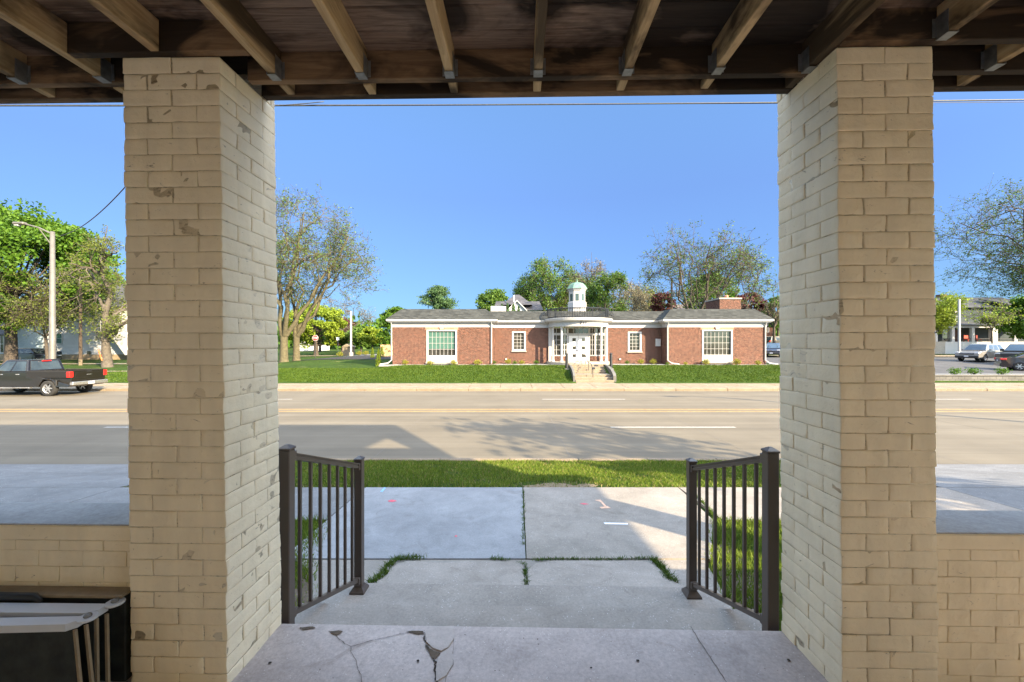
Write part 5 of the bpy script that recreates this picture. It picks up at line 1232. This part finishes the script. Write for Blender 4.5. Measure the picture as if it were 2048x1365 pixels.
def hwin(t,x0,x1,y,z0,z1,glass='glass',shut=None):
    g=MB(); f=.1; g.box(x0-f,x0,y-.06,y+.05,z0-f,z1+f); g.box(x1,x1+f,y-.06,y+.05,z0-f,z1+f); g.box(x0,x1,y-.06,y+.05,z1,z1+f); g.box(x0,x1,y-.08,y+.05,z0-f,z0); g.box(x0,x1,y-.04,y-.01,(z0+z1)/2-.03,(z0+z1)/2+.03)
    w_=g.build('window_frame',[M['white']],t); ORG[w_.name]=ORG[t.name]; g=MB(); g.box(x0,x1,y-.02,y-.005,z0,z1); g.build('pane',[M[glass]],w_)
# white house, far left
D=56; t,rf=house('white_house','white clapboard house with tan stone foundation behind the street lamp at the left',M['siding_w'],M['roof_grey'],wx(66,D),wx(262,D),D,D+9,.55,wz(612,D),wz(560,D),'x',found=.75)
hwin(t,wx(113.5,D),wx(124,D),D,wz(687,D),wz(668,D),'blind'); hwin(t,wx(193,D),wx(201,D),D,wz(680,D),wz(664,D)); hwin(t,wx(78,D),wx(80.5,D),D,wz(684,D),wz(668,D))
g=MB(); g.prism([(wx(226,D),D-1.6,wz(648,D)),(wx(272,D),D-1.6,wz(710,D)),(wx(272,D),D-1.6,wz(640,D))],(0,1.5,0)); g.build('side_porch',[M['white']],t)
for a,b in ((114,124),(175,182)): g=MB(); g.box(wx(a,D),wx(b,D),D-.06,D-.031,wz(709,D),wz(703,D)); g.build('basement_window',[M['glass']],t)
g=MB(); g.box(wx(90,D-.05),wx(96,D-.05),D-.2,D-.001,wz(698,D),wz(692,D)); g.build('meter_box',[M['steel']],t)
g=MB(); g.tube([(wx(84,D),D-.08,wz(708,D)),(wx(84,D),D-.08,wz(620,D))],.07,6); g.build('downspout',[M['white']],t)
D=60; t,rf=house('garage','small white garage with grey roof left of the white house',M['siding_w'],M['roof_grey'],wx(18,D),wx(51,D),D,D+7,.6,wz(666,D),wz(640,D),'x')
D=52; t,rf=house('blue_house','corner of a pale blue house at the left edge with a white framed window',simple('pale_blue_siding',(.32,.42,.50),.7),M['roof_dark'],wx(-120,D),wx(13,D),D,D+7,.5,wz(668,D),wz(630,D),'x')
hwin(t,wx(2,D),wx(8,D),D,wz(705,D),wz(672,D)); g=MB(); g.box(wx(-60,D),wx(13.2,D),D-.1,D-.001,.2,wz(708,D)); g.build('brick_base',[M['founda']],t)
# grey-roofed house behind the building
D=74; x=lambda p: wx(p,D); z=lambda p: wz(p,D)
t=thing('grey_roofed_house','house with a dark grey hip roof and white gable rising behind the low roof','house',(x(1030),D,1.3))
g=MB(); g.box(x(988),x(1084),D+2,D+9,1.0,z(618)); g.build('wall',[M['siding_w']],t)
g=MB(); g.add([(x(985),D+1.5,z(619)),(x(1088),D+1.5,z(619)),(x(1088),D+9.5,z(619)),(x(985),D+9.5,z(619)),(x(990),D+5.5,z(597)),(x(1083),D+5.5,z(597))],[(0,1,5,4),(1,2,5),(2,3,4,5),(3,0,4)])
g.add([(x(1004),D+1.7,z(608)),(x(1066),D+1.7,z(608)),(x(1066),D+9,z(608)),(x(1004),D+9,z(608)),(x(1030),D+5.2,z(583)),(x(1040),D+5.2,z(583))],[(0,1,5,4),(1,2,5),(2,3,4,5),(3,0,4)]); g.build('roof',[M['roof_dark']],t)
g=MB(); g.prism([(x(1017),D,z(622)),(x(1052),D,z(622)),(x(1034),D,z(603))],(0,5,0)); gg=g.build('gable',[M['siding_w']],t)
g=MB()
for s_ in (-1,1): 
    xe=x(1034)+s_*(x(1054)-x(1034)); g.prism([(xe,D-.4,z(623.5)),(x(1034),D-.4,z(603)),(x(1034),D-.4,z(600.5)),(xe,D-.4,z(621))],(0,.5,0))
g.build('bargeboard',[M['white']],t)
g=MB(); g.tube([(x(1027.5),D+1,z(603)),(x(1027.5),D+1,z(590))],.17,7); g.build('vent_pipe',[M['white']],t)
# small gabled house behind the right wing
D=80; t,rf=house('gabled_house','small white gable of a brown roofed house peeking over the right wing roof',M['siding_w'],simple('brown_roof',(.10,.08,.07),.9),wx(1362,D),wx(1418,D),D,D+10,1.3,wz(622,D),wz(606,D),'x')
g=MB(); g.prism([(wx(1388,D),D-1.5,wz(622,D)),(wx(1412,D),D-1.5,wz(622,D)),(wx(1400,D),D-1.5,wz(604.5,D))],(0,3,0)); g.build('gable',[M['siding_w']],t)
# red brick house right of the building
D=78; t,rf=house('red_house','red brick house beyond the raised street, between the building and the right pillar',M['brick'],M['roof_dark'],wx(1500,D),wx(1549,D),D,D+8,2.3,wz(652,D),wz(636,D),'x'); hwin(t,wx(1534,D),wx(1537,D),D,wz(664,D),wz(657,D))
# small far white house left
D=100; t,rf=house('far_white_house','distant low white house seen between the mossy trunks and the stop sign',M['siding_w'],M['roof_grey'],wx(596,D),wx(630,D),D,D+8,Hs(-50,100),wz(680,D),wz(672,D),'x')
for p in (604,611,618,624): hwin(t,wx(p,D),wx(p+2.6,D),D,wz(690,D),wz(683,D))
# grey-blue house with porch at the right
D=57; HX=lambda p: wx(p,D); HZ=lambda p: wz(p,D)
GH=thing('porch_front_house','blue-grey two storey house with a long white pillared porch at the right','house',(HX(1940),D,Hs(HX(1940),D)))
g=MB(); z0=1.2; g.box(HX(1862),HX(2075),D,D+9,z0,HZ(613)); g.build('wall',[M['siding_b']],GH)
g=MB(); ze,zr=HZ(616),HZ(588)
g.prism([(HX(1855),D-.5,ze),(HX(1855),D+4.5,zr),(HX(1855),D+9.5,ze)],(HX(2080)-HX(1855),0,0)); rr0=g.build('roof',[M['roof_grey']],GH)
g=MB(); g.prism([(HX(1990),D-1.5,HZ(612)),(HX(2080),D-1.5,HZ(612)),(HX(2080),D+2,HZ(597)),(HX(1990),D+2,HZ(597))],(0,.05,.15)); g.build('side_roof',[M['roof_grey']],GH)
g=MB(); g.cbox(HX(1945),HX(1956),D+4,D+5,HZ(592),HZ(582),.02); ch2=g.build('chimney',[M['brick']],GH)
for p0,p1 in ((1885.5,1894),(1911,1917),(1971,1980)): hwin(GH,HX(p0),HX(p1),D,HZ(643),HZ(625))
hwin(GH,HX(1885),HX(1895),D,HZ(680),HZ(660)); hwin(GH,HX(1978),HX(1984),D,HZ(682),HZ(660))
g=MB(); g.box(HX(1908),HX(1914),D-.06,D-.01,HZ(686),HZ(660)); g.build('front_door',[simple('brown_door',(.16,.07,.05),.6)],GH)
dp=D-2.4
def X2(p): return wx(p,dp)
def Z2(p): return wz(p,dp)
g=MB(); g.add([(X2(1862),dp-.3,Z2(652)),(X2(2080),dp-.3,Z2(652)),(X2(2080),D,Z2(645)),(X2(1862),D,Z2(645)),(X2(1862),dp-.3,Z2(650)),(X2(2080),dp-.3,Z2(650)),(X2(2080),D,Z2(642)),(X2(1862),D,Z2(642))],[(0,1,5,4),(4,5,6,7),(3,2,1,0)]); g.build('porch_roof',[M['roof_grey']],GH)
g=MB(); g.box(X2(1862),X2(2080),dp-.1,dp+.2,Z2(656),Z2(651.2)); g.build('porch_beam',[M['white']],GH)
for p in (1871,1905,1945,1985,1991,2030):
    g=MB(); g.cbox(X2(p)-.2,X2(p)+.2,dp-.12,dp+.22,Z2(684),Z2(656),.02); g.build('porch_pillar',[M['white']],GH)
g=MB(); g.box(X2(1888),X2(2080),dp-.15,dp+.15,1.4,Z2(684)); g.build('porch_wall',[M['white']],GH)
g=MB(); g.box(X2(1862),X2(1887.5),dp-.15,dp+.15,1.4,Z2(684)); g.build('porch_base',[M['stone']],GH)
g=MB(); g.box(X2(1862),X2(2080),dp+.16,D-.01,1.4,Z2(685.5)); g.build('porch_floor',[M['tan']],GH)
g=MB()
for k in range(70): xx=X2(1873)+(X2(2060)-X2(1873))*k/69; g.box(xx-.012,xx+.012,dp+.02,dp+.05,Z2(684),Z2(678))
g.box(X2(1873),X2(2060),dp+.01,dp+.06,Z2(678),Z2(677.2)); g.build('porch_rail',[M['iron']],GH)
for p,c,lab in ((1936,(.35,.05,.03),'red chair on the porch of the blue-grey house, left of the middle pillar'),(1954,(.40,.06,.05),'red cushioned chair on the porch just right of the middle pillar')):
    y_=dp+1.1; x_=wx(p,y_); zf_=Z2(685.5)
    c_=thing('porch_chair',lab,'chair',(x_,y_,zf_),'red chairs on the porch'); mt=simple('red_chair',c,.7)
    g=MB(); g.cbox(x_-.32,x_+.32,y_-.3,y_+.3,zf_+.38,zf_+.48,.02); g.build('seat',[mt],c_); g=MB(); g.cbox(x_-.32,x_+.32,y_+.22,y_+.3,zf_+.481,zf_+1.05,.02); g.build('backrest',[mt],c_)
    for a in (-.28,.28):
        for b in (-.26,.26): g=MB(); g.box(x_+a-.03,x_+a+.03,y_+b-.03,y_+b+.03,zf_,zf_+.379); g.build('leg',[mt],c_)
# ------------------------------------------------------------------ drives, lot, island, retaining wall
def sheet(name,pts,off,mat,n=14):
    # quad strip following the ground
    g=MB(); (a,b,c,d)=pts
    A=[Vector((*a,0)).lerp(Vector((*b,0)),i/n) for i in range(n+1)]; Bq=[Vector((*d,0)).lerp(Vector((*c,0)),i/n) for i in range(n+1)]
    m=10; vs=[]
    for i in range(n+1):
        for j in range(m+1):
            q=A[i].lerp(Bq[i],j/m); vs.append((q.x,q.y,Hs(q.x,q.y)+off))
    g.add(vs,[(i*(m+1)+j,(i+1)*(m+1)+j,(i+1)*(m+1)+j+1,i*(m+1)+j+1) for i in range(n) for j in range(m)]); return struct(g.build(name,mat,smooth=True))
sheet('side_drive',((-24.5,43.2),(-9.6,43.2),(-9.6,55),(-23.0,55)),.03,M['asphalt'],24)
sheet('gravel_island',((-23,55.2),(-8,55.2),(-8,60),(-20,60)),.05,M['gravel'],20)
sheet('back_path',((-36,66),(-18,69),(-18,71.5),(-36,68.5)),.06,M['farwalk'],20)
sheet('parking_lot',((24.2,29.9),(95,29.9),(95,49),(24.2,49)),.03,M['lot'],80)
sheet('back_lane',((21.0,36),(24.1,36),(24.1,62),(21.0,62)),.05,M['lot'],20)
sheet('lot_pavement',((26,49.6),(95,49.6),(95,52.2),(26,52.2)),.06,M['farwalk'],60)
sheet('gravel_bed',((25.2,27.85),(70,27.85),(70,29.85),(25.2,29.85)),.035,M['gravel'],60)
sheet('side_path',((-60,32.5),(-28.5,35.2),(-28.5,35.9),(-60,33.3)),.04,M['farwalk'],30)
sheet('side_path',((-60,44.5),(-27,44.5),(-27,46.3),(-60,46.3)),.04,M['farwalk'],30)
M['block']=bricktex('retaining_block',(.11,.107,.10),(.15,.145,.135),(.05,.048,.045),bw=.42,bh=.19,ms=.012,bmp=.8,var=.3)
t=thing('retaining_wall','low grey block retaining wall between the far pavement and the gravel bed at the right','wall',(40,27.4,.18))
g=MB(); g.box(24.6,72,27.42,27.80,.0,.60); g.build('blocks',[M['block']],t); g=MB(); g.box(24.5,72,27.38,27.84,.601,.67); g.build('cap',[M['cheek']],t)
for p,lab in ((1911,'green shrub in the gravel above the block wall, left of the other two'),(1946,'round green shrub in the middle of the gravel bed at the right'),(2005,'small yellow-green shrub in the gravel below the dark sedan')):
    D=28.4; dup(sg,(wx(p,D),D,Hs(wx(p,D),D)),p,lab,(1.25,1.25,1.15))['group']='shrubs in the gravel bed above the block wall'
for p,s_,lab in ((680,.9,'yellow shrub at the left of the gravel island beyond the side drive'),(718,.8,'orange-yellow shrub just right of the light pole base'),(732,.8,'second yellow shrub right of the light pole base')):
    D=56; dup(sp,(wx(p,D),D,Hs(wx(p,D),D)+.05),p,lab,(s_*1.8,s_*1.8,s_*1.5))['group']='shrubs on the gravel island'
# fence
t=thing('wooden_fence','weathered grey board fence and gate at the left end of the brick building','fence',(wx(772,52),52,1.1))
for i in range(9):
    a=wx(761,52)+i*.21; g=MB(); g.box(a,a+.20,52,52.03,Hs(a,52)-.05,2.62+(i%3)*.02); g.build('board',[M['joist']],t)
g=MB(); g.box(wx(760,52),wx(786,52),52.04,52.1,1.5,1.6); g.box(wx(760,52),wx(786,52),52.04,52.1,2.2,2.3); g.build('rail',[M['joist']],t)
# ------------------------------------------------------------------ poles, lamps, signs, wires
M['polecon']=simple('weathered_pole_metal',(.13,.123,.11),.6,metal=.3,var=.15,ns=3)
def street_lamp(label,x,y,zb,zt,arm,s_=-1):
    t=thing('street_lamp',label,'street lamp',(x,y,zb),'street lamps along the road')
    g=MB(); g.tube([(x,y,zb),(x,y,zb+.5),(x,y,zt)],[.2,.17,.11],10); g.lathe([(.26,0),(.26,.12),(.19,.18)],(x,y,zb),10); g.build('pole',[M['polecon']],t,smooth=True)
    g=MB(); g.tube([(x,y,zt-.15),(x+s_*arm*.5,y-.1,zt+.22),(x+s_*arm,y-.2,zt+.42)],[.05,.045,.04],6); g.tube([(x,y,zt-.9),(x+s_*arm*.25,y-.05,zt-.35),(x+s_*arm*.5,y-.1,zt+.2)],.028,5); g.build('arm',[M['polecon']],t)
    g=MB(); xx=x+s_*(arm+.25); g.cbox(xx-.38,xx+.30,y-.36,y-.06,zt+.36,zt+.52,.05); l=g.build('lamp_head',[M['polecon']],t); ORG[l.name]=ORG[t.name]
    g=MB(); g.cbox(xx-.32,xx-.05,y-.32,y-.1,zt+.29,zt+.359,.03); g.build('lens',[M['clear_lens']],l)
street_lamp('tall grey street lamp with a bracket arm pointing left, behind the pickup truck',wx(105,25.0),25.0,.16,wz(464,25.0),1.45,-1)
street_lamp('street lamp on the near kerb outside the frame, its shadow on the road',24.9,8.2,.1,8.9,1.4,-1)
M['dry_wood']=simple('pale_wood',(.14,.11,.07),.9)
x,y=wx(161,43),43
t=thing('utility_pole','short brown wooden utility pole on the lawn in front of the white house','pole',(x,y,Hs(x,y))); g=MB(); g.tube([(x,y,.2),(x,y,wz(560,y))],[.15,.12],8); g.build('pole',[simple('brown_pole',(.055,.038,.025),.9,var=.3,bmp=.4)],t)
g=MB(); g.tube([(x,y,.2),(x,y,1.1)],[.165,.16],8); g.build('pale_base',[M['dry_wood']],t)
x,y=wx(200,39.5),39.5
t=thing('guy_marker','orange plastic guy wire marker leaning at the foot of the thick trunked maple','marker',(x,y,Hs(x,y)))
g=MB(); g.tube([(wx(204,y),y,wz(722,y)),(wx(197,y),y,wz(700,y))],.05,6); g.build('sleeve',[simple('orange_plastic',(.75,.13,.03),.5)],t)
g=MB(); g.tube([(wx(204,y),y,wz(722,y)+.01),(wx(180,y),y+1,wz(640,y))],.012,4); g.build('wire',[M['steel']],t)
x,y=wx(702,57.5),57.5; zb_=Hs(x,y)
t=thing('lot_light','tall white light pole with a dark head on the gravel island','light pole',(x,y,zb_))
g=MB(); g.tube([(x,y,zb_+.4),(x,y,wz(623,y))],.13,8); g.build('pole',[M['white']],t); g=MB(); g.lathe([(.3,0),(.3,.5),(0,.5)],(x,y,zb_),12); g.build('footing',[M['stone']],t)
g=MB(); g.cbox(x-.55,x-.1,y-.15,y+.15,wz(624,y),wz(622,y)+.05,.02); g.build('lamp_head',[M['bronze']],t)
y=43; x=wx(1918.5,y); zb_=Hs(x,y)
t=thing('white_pole','plain tall white pole behind the silver-grey SUV','pole',(x,y,zb_)); g=MB(); g.tube([(x,y,zb_),(x,y,wz(599,y))],.10,8); g.build('pole',[M['white']],t)
M['sign_red']=simple('sign_red',(.60,.03,.03),.5,var=.05); M['sign_white']=simple('sign_white',(.75,.75,.73),.5,var=.05)
def letters(txt,x,z,y,h,mat,parent,name='lettering'):
    G={'S':[(0,1,1,1),(0,1,0,.5),(0,.5,1,.5),(1,.5,1,0),(0,0,1,0)],'T':[(0,1,1,1),(.5,1,.5,0)],'O':[(0,0,1,0),(1,0,1,1),(1,1,0,1),(0,1,0,0)],'P':[(0,0,0,1),(0,1,1,1),(1,1,1,.5),(1,.5,0,.5)]}
    g=MB(); w_=h*.5; x-=w_*1.45*len(txt)/2
    for c in txt:
        for a,b,c2,d in G[c]:
            x0,x1=sorted((x+a*w_,x+c2*w_)); z0,z1=sorted((z+b*h,z+d*h)); g.box(x0-.02,x1+.02,y-.004,y,z0-.02,z1+.02)
        x+=w_*1.45
    g.build(name,[mat],parent)
y=60; x=wx(631,y); zb_=Hs(x,y)
t=thing('stop_sign','red octagonal stop sign on a dark post between the mossy trees and the lime tree','sign',(x,y,zb_))
g=MB(); g.tube([(x,y,zb_),(x,y,wz(671,y))],.05,6); g.build('post',[M['iron']],t)
for nm,r,m_,o in (('rim',.46,'sign_white',-.055),('face',.42,'sign_red',-.061)):
    g=MB(); zc_=wz(676.5,y); g.prism([(x+r*math.cos(R(22.5+45*k)),y+o,zc_+r*math.sin(R(22.5+45*k))) for k in range(8)],(0,.004,0)); f_=g.build(nm,[M[m_]],t); ORG[f_.name]=ORG[t.name]
letters('STOP',x+.03,zc_-.13,y-.062,.26,M['sign_white'],f_)
x=wx(676,y); zb_=Hs(x,y); t=thing('white_sign','small white rectangular sign on a thin post left of the white light pole','sign',(x,y,zb_))
g=MB(); g.tube([(x,y,zb_),(x,y,wz(675,y))],.03,6); g.build('post',[M['steel']],t); g=MB(); g.cbox(x-.2,x+.2,y-.06,y-.045,wz(681,y),wz(675,y),.01); g.build('face',[M['sign_white']],t)
# yard marker: low white ridge tent shape beyond the drive
y=66; x=wx(693,y); t=thing('white_shed_roof','low pale gable roof standing on the grass left of the light pole','shed',(x,y,Hs(x,y)))
g=MB(); zz=Hs(x,y); g.prism([(wx(683,y),y,wz(694,y)),(wx(702,y),y,wz(694,y)),(wx(692,y),y,wz(688.5,y))],(0,2,0)); g.build('roof',[M['farwalk']],t); g=MB(); g.box(wx(684.5,y),wx(700.5,y),y+.1,y+1.9,zz-.1,wz(694,y)-.01); g.build('wall',[M['farwalk']],t)
# utility pole behind the roof with transformers and crossing wires
y=62; x=wx(1343.5,y); zb_=Hs(x,y); zt_=wz(556,y)
t=thing('utility_pole','utility pole with two pale transformers above the roof of the right wing','pole',(x,y,zb_)); g=MB(); g.tube([(x,y,zb_),(x,y,zt_)],[.2,.14],8); g.build('pole',[simple('tan_pole',(.16,.11,.08),.9,var=.2)],t)
for p in (1344,1352): g=MB(); g.lathe([(0,0),(.24,.02),(.26,.1),(.26,.7),(.2,.8),(0,.82)],(wx(p+1,y),y-.3,wz(595,y)),12); g.build('transformer',[M['steel']],t)
g=MB(); g.box(wx(1343,y),wx(1356,y),y-.3,y-.22,wz(583,y),wz(582,y)); g.build('crossarm',[M['joist']],t)
def cable(label,P0,P1,sag,r,n=40,braid=False):
    t=None; g=MB(); P=[]
    for i in range(n+1):
        u=i/n; p=Vector(P0).lerp(Vector(P1),u); p.z-=sag*4*u*(1-u); P.append(p)
    g.tube(P,r,5); o=g.build('overhead_cable',[M['cable']],org=P0,smooth=True); return tag(o,label,'cable','overhead cables')
M['cable']=simple('cable_sheath',(.05,.05,.052),.6,var=.4,ns=30)
yC=8.4
cable('thick overhead cable crossing the sky just under the deck edge',(wx(-700,yC),yC,wz(209,yC)),(wx(2900,yC),yC,wz(186,yC)),.12,.014)
cable('thin pale cable directly above the thick one near the left pillar',(wx(-700,yC),yC+.1,wz(203,yC)),(wx(2900,yC),yC+.1,wz(192,yC)),.06,.006)
cable('short looping cable just right of the left pillar top',(wx(500,yC),yC-.05,wz(216,yC)),(wx(650,yC),yC-.05,wz(206.5,yC)),.02,.009,12)
cable('sagging cable from the street lamp up to the left pillar',(wx(120,25),25,wz(472,25)),(wx(420,11),11,wz(150,11)),.9,.022)
cable('thin cable across the trees at the right end of the building, low',(wx(1344,62),62,wz(604,62)),(wx(1700,62),62,wz(610,62)),.05,.02)
cable('thin cable above it, starting at the utility pole crossarm',(wx(1344,62),62,wz(583,62)),(wx(1700,62),62,wz(580,62)),.3,.02)
# ------------------------------------------------------------------ paint marks on the pavement
def mark(name,pts,mat,zb_=2.3):
    g=MB(); P_=[]
    for px,py in pts:
        X,Y=onplane(px,py,2.28); 
        for _ in range(4): X,Y=onplane(px,py,CAMZ-float(Hn(Y)))
        P_.append((X,Y,float(Hn(Y))+.003))
    g.add(P_,[tuple(range(len(P_)))]); struct(g.build(name,mat))
mr=simple('red_marking_paint',(.55,.10,.13),.8,var=.3,ns=40); mb=simple('blue_marking_paint',(.22,.40,.62),.8,var=.3,ns=40); mo_=simple('orange_marking_paint',(.62,.38,.26),.8,var=.25,ns=40); mw=simple('white_marking_paint',(.72,.73,.74),.8,var=.15,ns=40)
mark('paint_mark',[(776,1002),(783,1000),(790,1001),(794,1003),(784,1005),(777,1004)],mr); mark('paint_mark',[(760,984),(768,976),(772,976),(765,985)],mb)
mark('paint_mark',[(909,1073),(912,1071),(915,1073),(912,1075)],mr); mark('paint_mark',[(1159,1008),(1168,1007),(1178,1009),(1168,1010)],mr)
mark('paint_mark',[(1189,1001),(1201,1000),(1214,1014),(1210,1015),(1200,1004)],mo_); mark('paint_mark',[(1199,1015),(1215,1013),(1222,1017),(1203,1018)],mo_); mark('paint_mark',[(1207,1046),(1255,1047),(1256,1050),(1210,1049)],mw)
# ------------------------------------------------------------------ grass
def blades(name,n,region,h,w_,seed,label,zoff=0,mat='grass_blade',keep=None,zfun=None):
    if name in('grass_strip','grass_patch'): mat='grass_near'
    rn=np.random.default_rng(seed); x=rn.uniform(region[0],region[1],n); y=rn.uniform(region[2],region[3],n)
    if keep is not None: k=keep(x,y,rn); x,y=x[k],y[k]
    n=len(x); z=(H(x,y) if zfun is None else zfun(x,y))+zoff
    cl=.6+.5*np.sin(x*3.1+np.sin(y*4.3)*1.7)*np.sin(y*3.7+x)*.5+.2*rn.random(n)
    hh=h*(.55+.6*rn.random(n))*np.clip(cl+.35,.5,1.3); a=rn.uniform(0,6.283,n); ln=rn.normal(size=(n,2))*.45*hh[:,None]
    dx,dy=np.cos(a)*w_*.5,np.sin(a)*w_*.5
    b0=np.stack([x-dx,y-dy,z],1); b1=np.stack([x+dx,y+dy,z],1); tp=np.stack([x+ln[:,0],y+ln[:,1],z+hh],1); md=(b1*.45+tp*.55)+np.stack([dx*.5,dy*.5,hh*.05],1)
    V=np.stack([b0,b1,md,tp],axis=1).reshape(-1,3); o=npmesh(name,V,4,M[mat]); stuff(o,label,'grass'); return o
M['dry']=leafmat('dry_blade',(.22,.17,.07),(.34,.27,.12),.2)
def bare(x,y,rn):
    k=np.ones(len(x),bool)
    d=((x-.75)/.85)**2+((y-6.75)/.42)**2; k&=~((d<1)&(rn.random(len(x))>.18)&True)
    f=np.sin(x*5.3+1)*np.sin(y*6.1+x*2.2)+np.sin(x*2.1+y*1.3)*.6
    k&=~((f>1.05)&(rn.random(len(x))<.65)); edge=(y<6.72)&(rn.random(len(x))<.5); k&=~edge; return k
blades('grass_strip',95000,(-6.25,6.85,6.58,9.17),.052,.011,1,'green mown grass strip between the pavement and the road',-.005,keep=bare)
blades('dry_grass',9000,(-6.25,6.85,6.58,9.17),.05,.009,11,'dry tan blades among the verge grass',-.005,mat='dry')
kl=lambda x,y,rn: (x< np.interp(y,[2.2,3.5,3.9,5.2],[-1.55,-1.66,-1.92,-2.36])+rn.normal(size=len(x))*.03)&~((y<3.7)&(rn.random(len(x))<.75)&(x>-1.9))
blades('grass_patch',26000,(-4.2,-1.5,2.4,5.2),.085,.009,2,'ragged grass patch with bare soil left of the steps',0,keep=kl)
kr=lambda x,y,rn: (x> np.interp(y,[2.2,3.5,4.15,5.2],[1.72,1.80,2.02,2.54])+rn.normal(size=len(x))*.03)
blades('grass_patch',30000,(1.6,4.8,2.4,5.2),.085,.009,3,'ragged sunlit grass patch right of the steps',0,keep=kr)
kf=lambda x,y,rn: ~((x>SX0-.15)&(x<SX1+.25)&(y<31.2))
blades('bank_grass',120000,(-20,24,27.1,31.6),.075,.035,4,'mown lawn bank between the far pavement and the brick building',-.01,keep=kf)
blades('verge_grass',30000,(-60,-20,27.1,36),.08,.05,5,'mown lawn at the left beyond the road',-.01)
M['soil']=M['dirt']
rs=random.Random(5); g=MB()
for cx_,cy_,a_,b_ in ((.45,6.72,.32,.12),(.95,6.70,.42,.10),(1.25,6.78,.2,.12),(.7,6.86,.28,.12)):
    P_=[(cx_+a_*math.cos(q*.3927)*rs.uniform(.75,1.2),max(6.575,cy_+b_*math.sin(q*.3927)*rs.uniform(.7,1.3))) for q in range(16)]
    g.add([(x_,y_,Hs(x_,y_)+.012+.001*cx_) for x_,y_ in P_],[tuple(range(16))])
M['drysoil']=simple('dry_soil',(.17,.125,.075),.95,var=.35,ns=25,bmp=.5)
struct(g.build('bare_soil',M['drysoil']))
for pts in (((-1.9,3.3),(-1.64,3.3),(-1.72,3.95),(-2.3,4.6)),((1.80,3.3),(2.2,3.3),(2.45,4.7),(2.08,4.3))): sheet('bare_soil',pts,.012,M['dirt'],6)
# weeds growing in the joints
def weeds(name,label,pts,per,h,seed,spread=.02):
    rn=np.random.default_rng(seed); X=[];Y=[];Z=[]
    Q=[]
    for px,py in pts:
        a,b=onplane(px,py,2.2)
        for _ in range(4): a,b=onplane(px,py,CAMZ-float(Hn(b)))
        Q.append((a,b))
    for (a,b) in zip(Q,Q[1:]):
        L=math.hypot(b[0]-a[0],b[1]-a[1]); m=max(2,int(per*L)); u=rn.random(m); cl=.5+.5*np.sin(u*L*30+seed)
        k=rn.random(m)<cl+.25; u=u[k]; m=len(u); X.append(a[0]+(b[0]-a[0])*u+rn.normal(size=m)*spread); Y.append(a[1]+(b[1]-a[1])*u+rn.normal(size=m)*spread)
    x=np.concatenate(X); y=np.concatenate(Y); n=len(x); z=Hn(y)-.005; hh=h*(.4+.8*rn.random(n)); an=rn.uniform(0,6.283,n); w_=.006
    ln=rn.normal(size=(n,2))*.7*hh[:,None]; dx,dy=np.cos(an)*w_*.5,np.sin(an)*w_*.5
    V=np.stack([np.stack([x-dx,y-dy,z],1),np.stack([x+dx,y+dy,z],1),np.stack([x+ln[:,0]*.6+dx,y+ln[:,1]*.6+dy,z+hh*.6],1),np.stack([x+ln[:,0],y+ln[:,1],z+hh],1)],1).reshape(-1,3)
    o=npmesh(name,V,4,M['grass_blade']); stuff(o,label,'weeds')
weeds('joint_weeds','thick weeds curving along the left edge of the walkway',[(738,1168),(752,1160),(765,1150),(776,1132),(790,1120),(815,1116),(846,1117)],1500,.04,1,.022)
weeds('joint_weeds','tuft of weeds in the cross joint left of the middle seam',[(982,1117),(998,1118),(1022,1120)],900,.03,2,.015)
weeds('joint_weeds','weeds where the walkway seams meet',[(1034,1124),(1050,1128),(1050,1150),(1053,1170)],700,.028,3,.012)
weeds('joint_weeds','weeds in the middle seam of the pavement',[(1047,980),(1047,1000),(1047,1020),(1047,1050),(1047,1090)],330,.028,4,.010)
weeds('joint_weeds','line of weeds in the cross joint right of the middle seam',[(1064,1121),(1095,1119),(1130,1118),(1220,1119),(1305,1116)],600,.026,5,.012)
weeds('joint_weeds','thick weeds along the right edge of the walkway',[(1306,1118),(1318,1130),(1330,1143),(1336,1155),(1352,1163)],1500,.04,6,.02)
weeds('joint_weeds','weeds in the seam of the right pavement slab, behind the right railing',[(1395,995),(1412,1012),(1432,1035)],900,.04,7,.015)
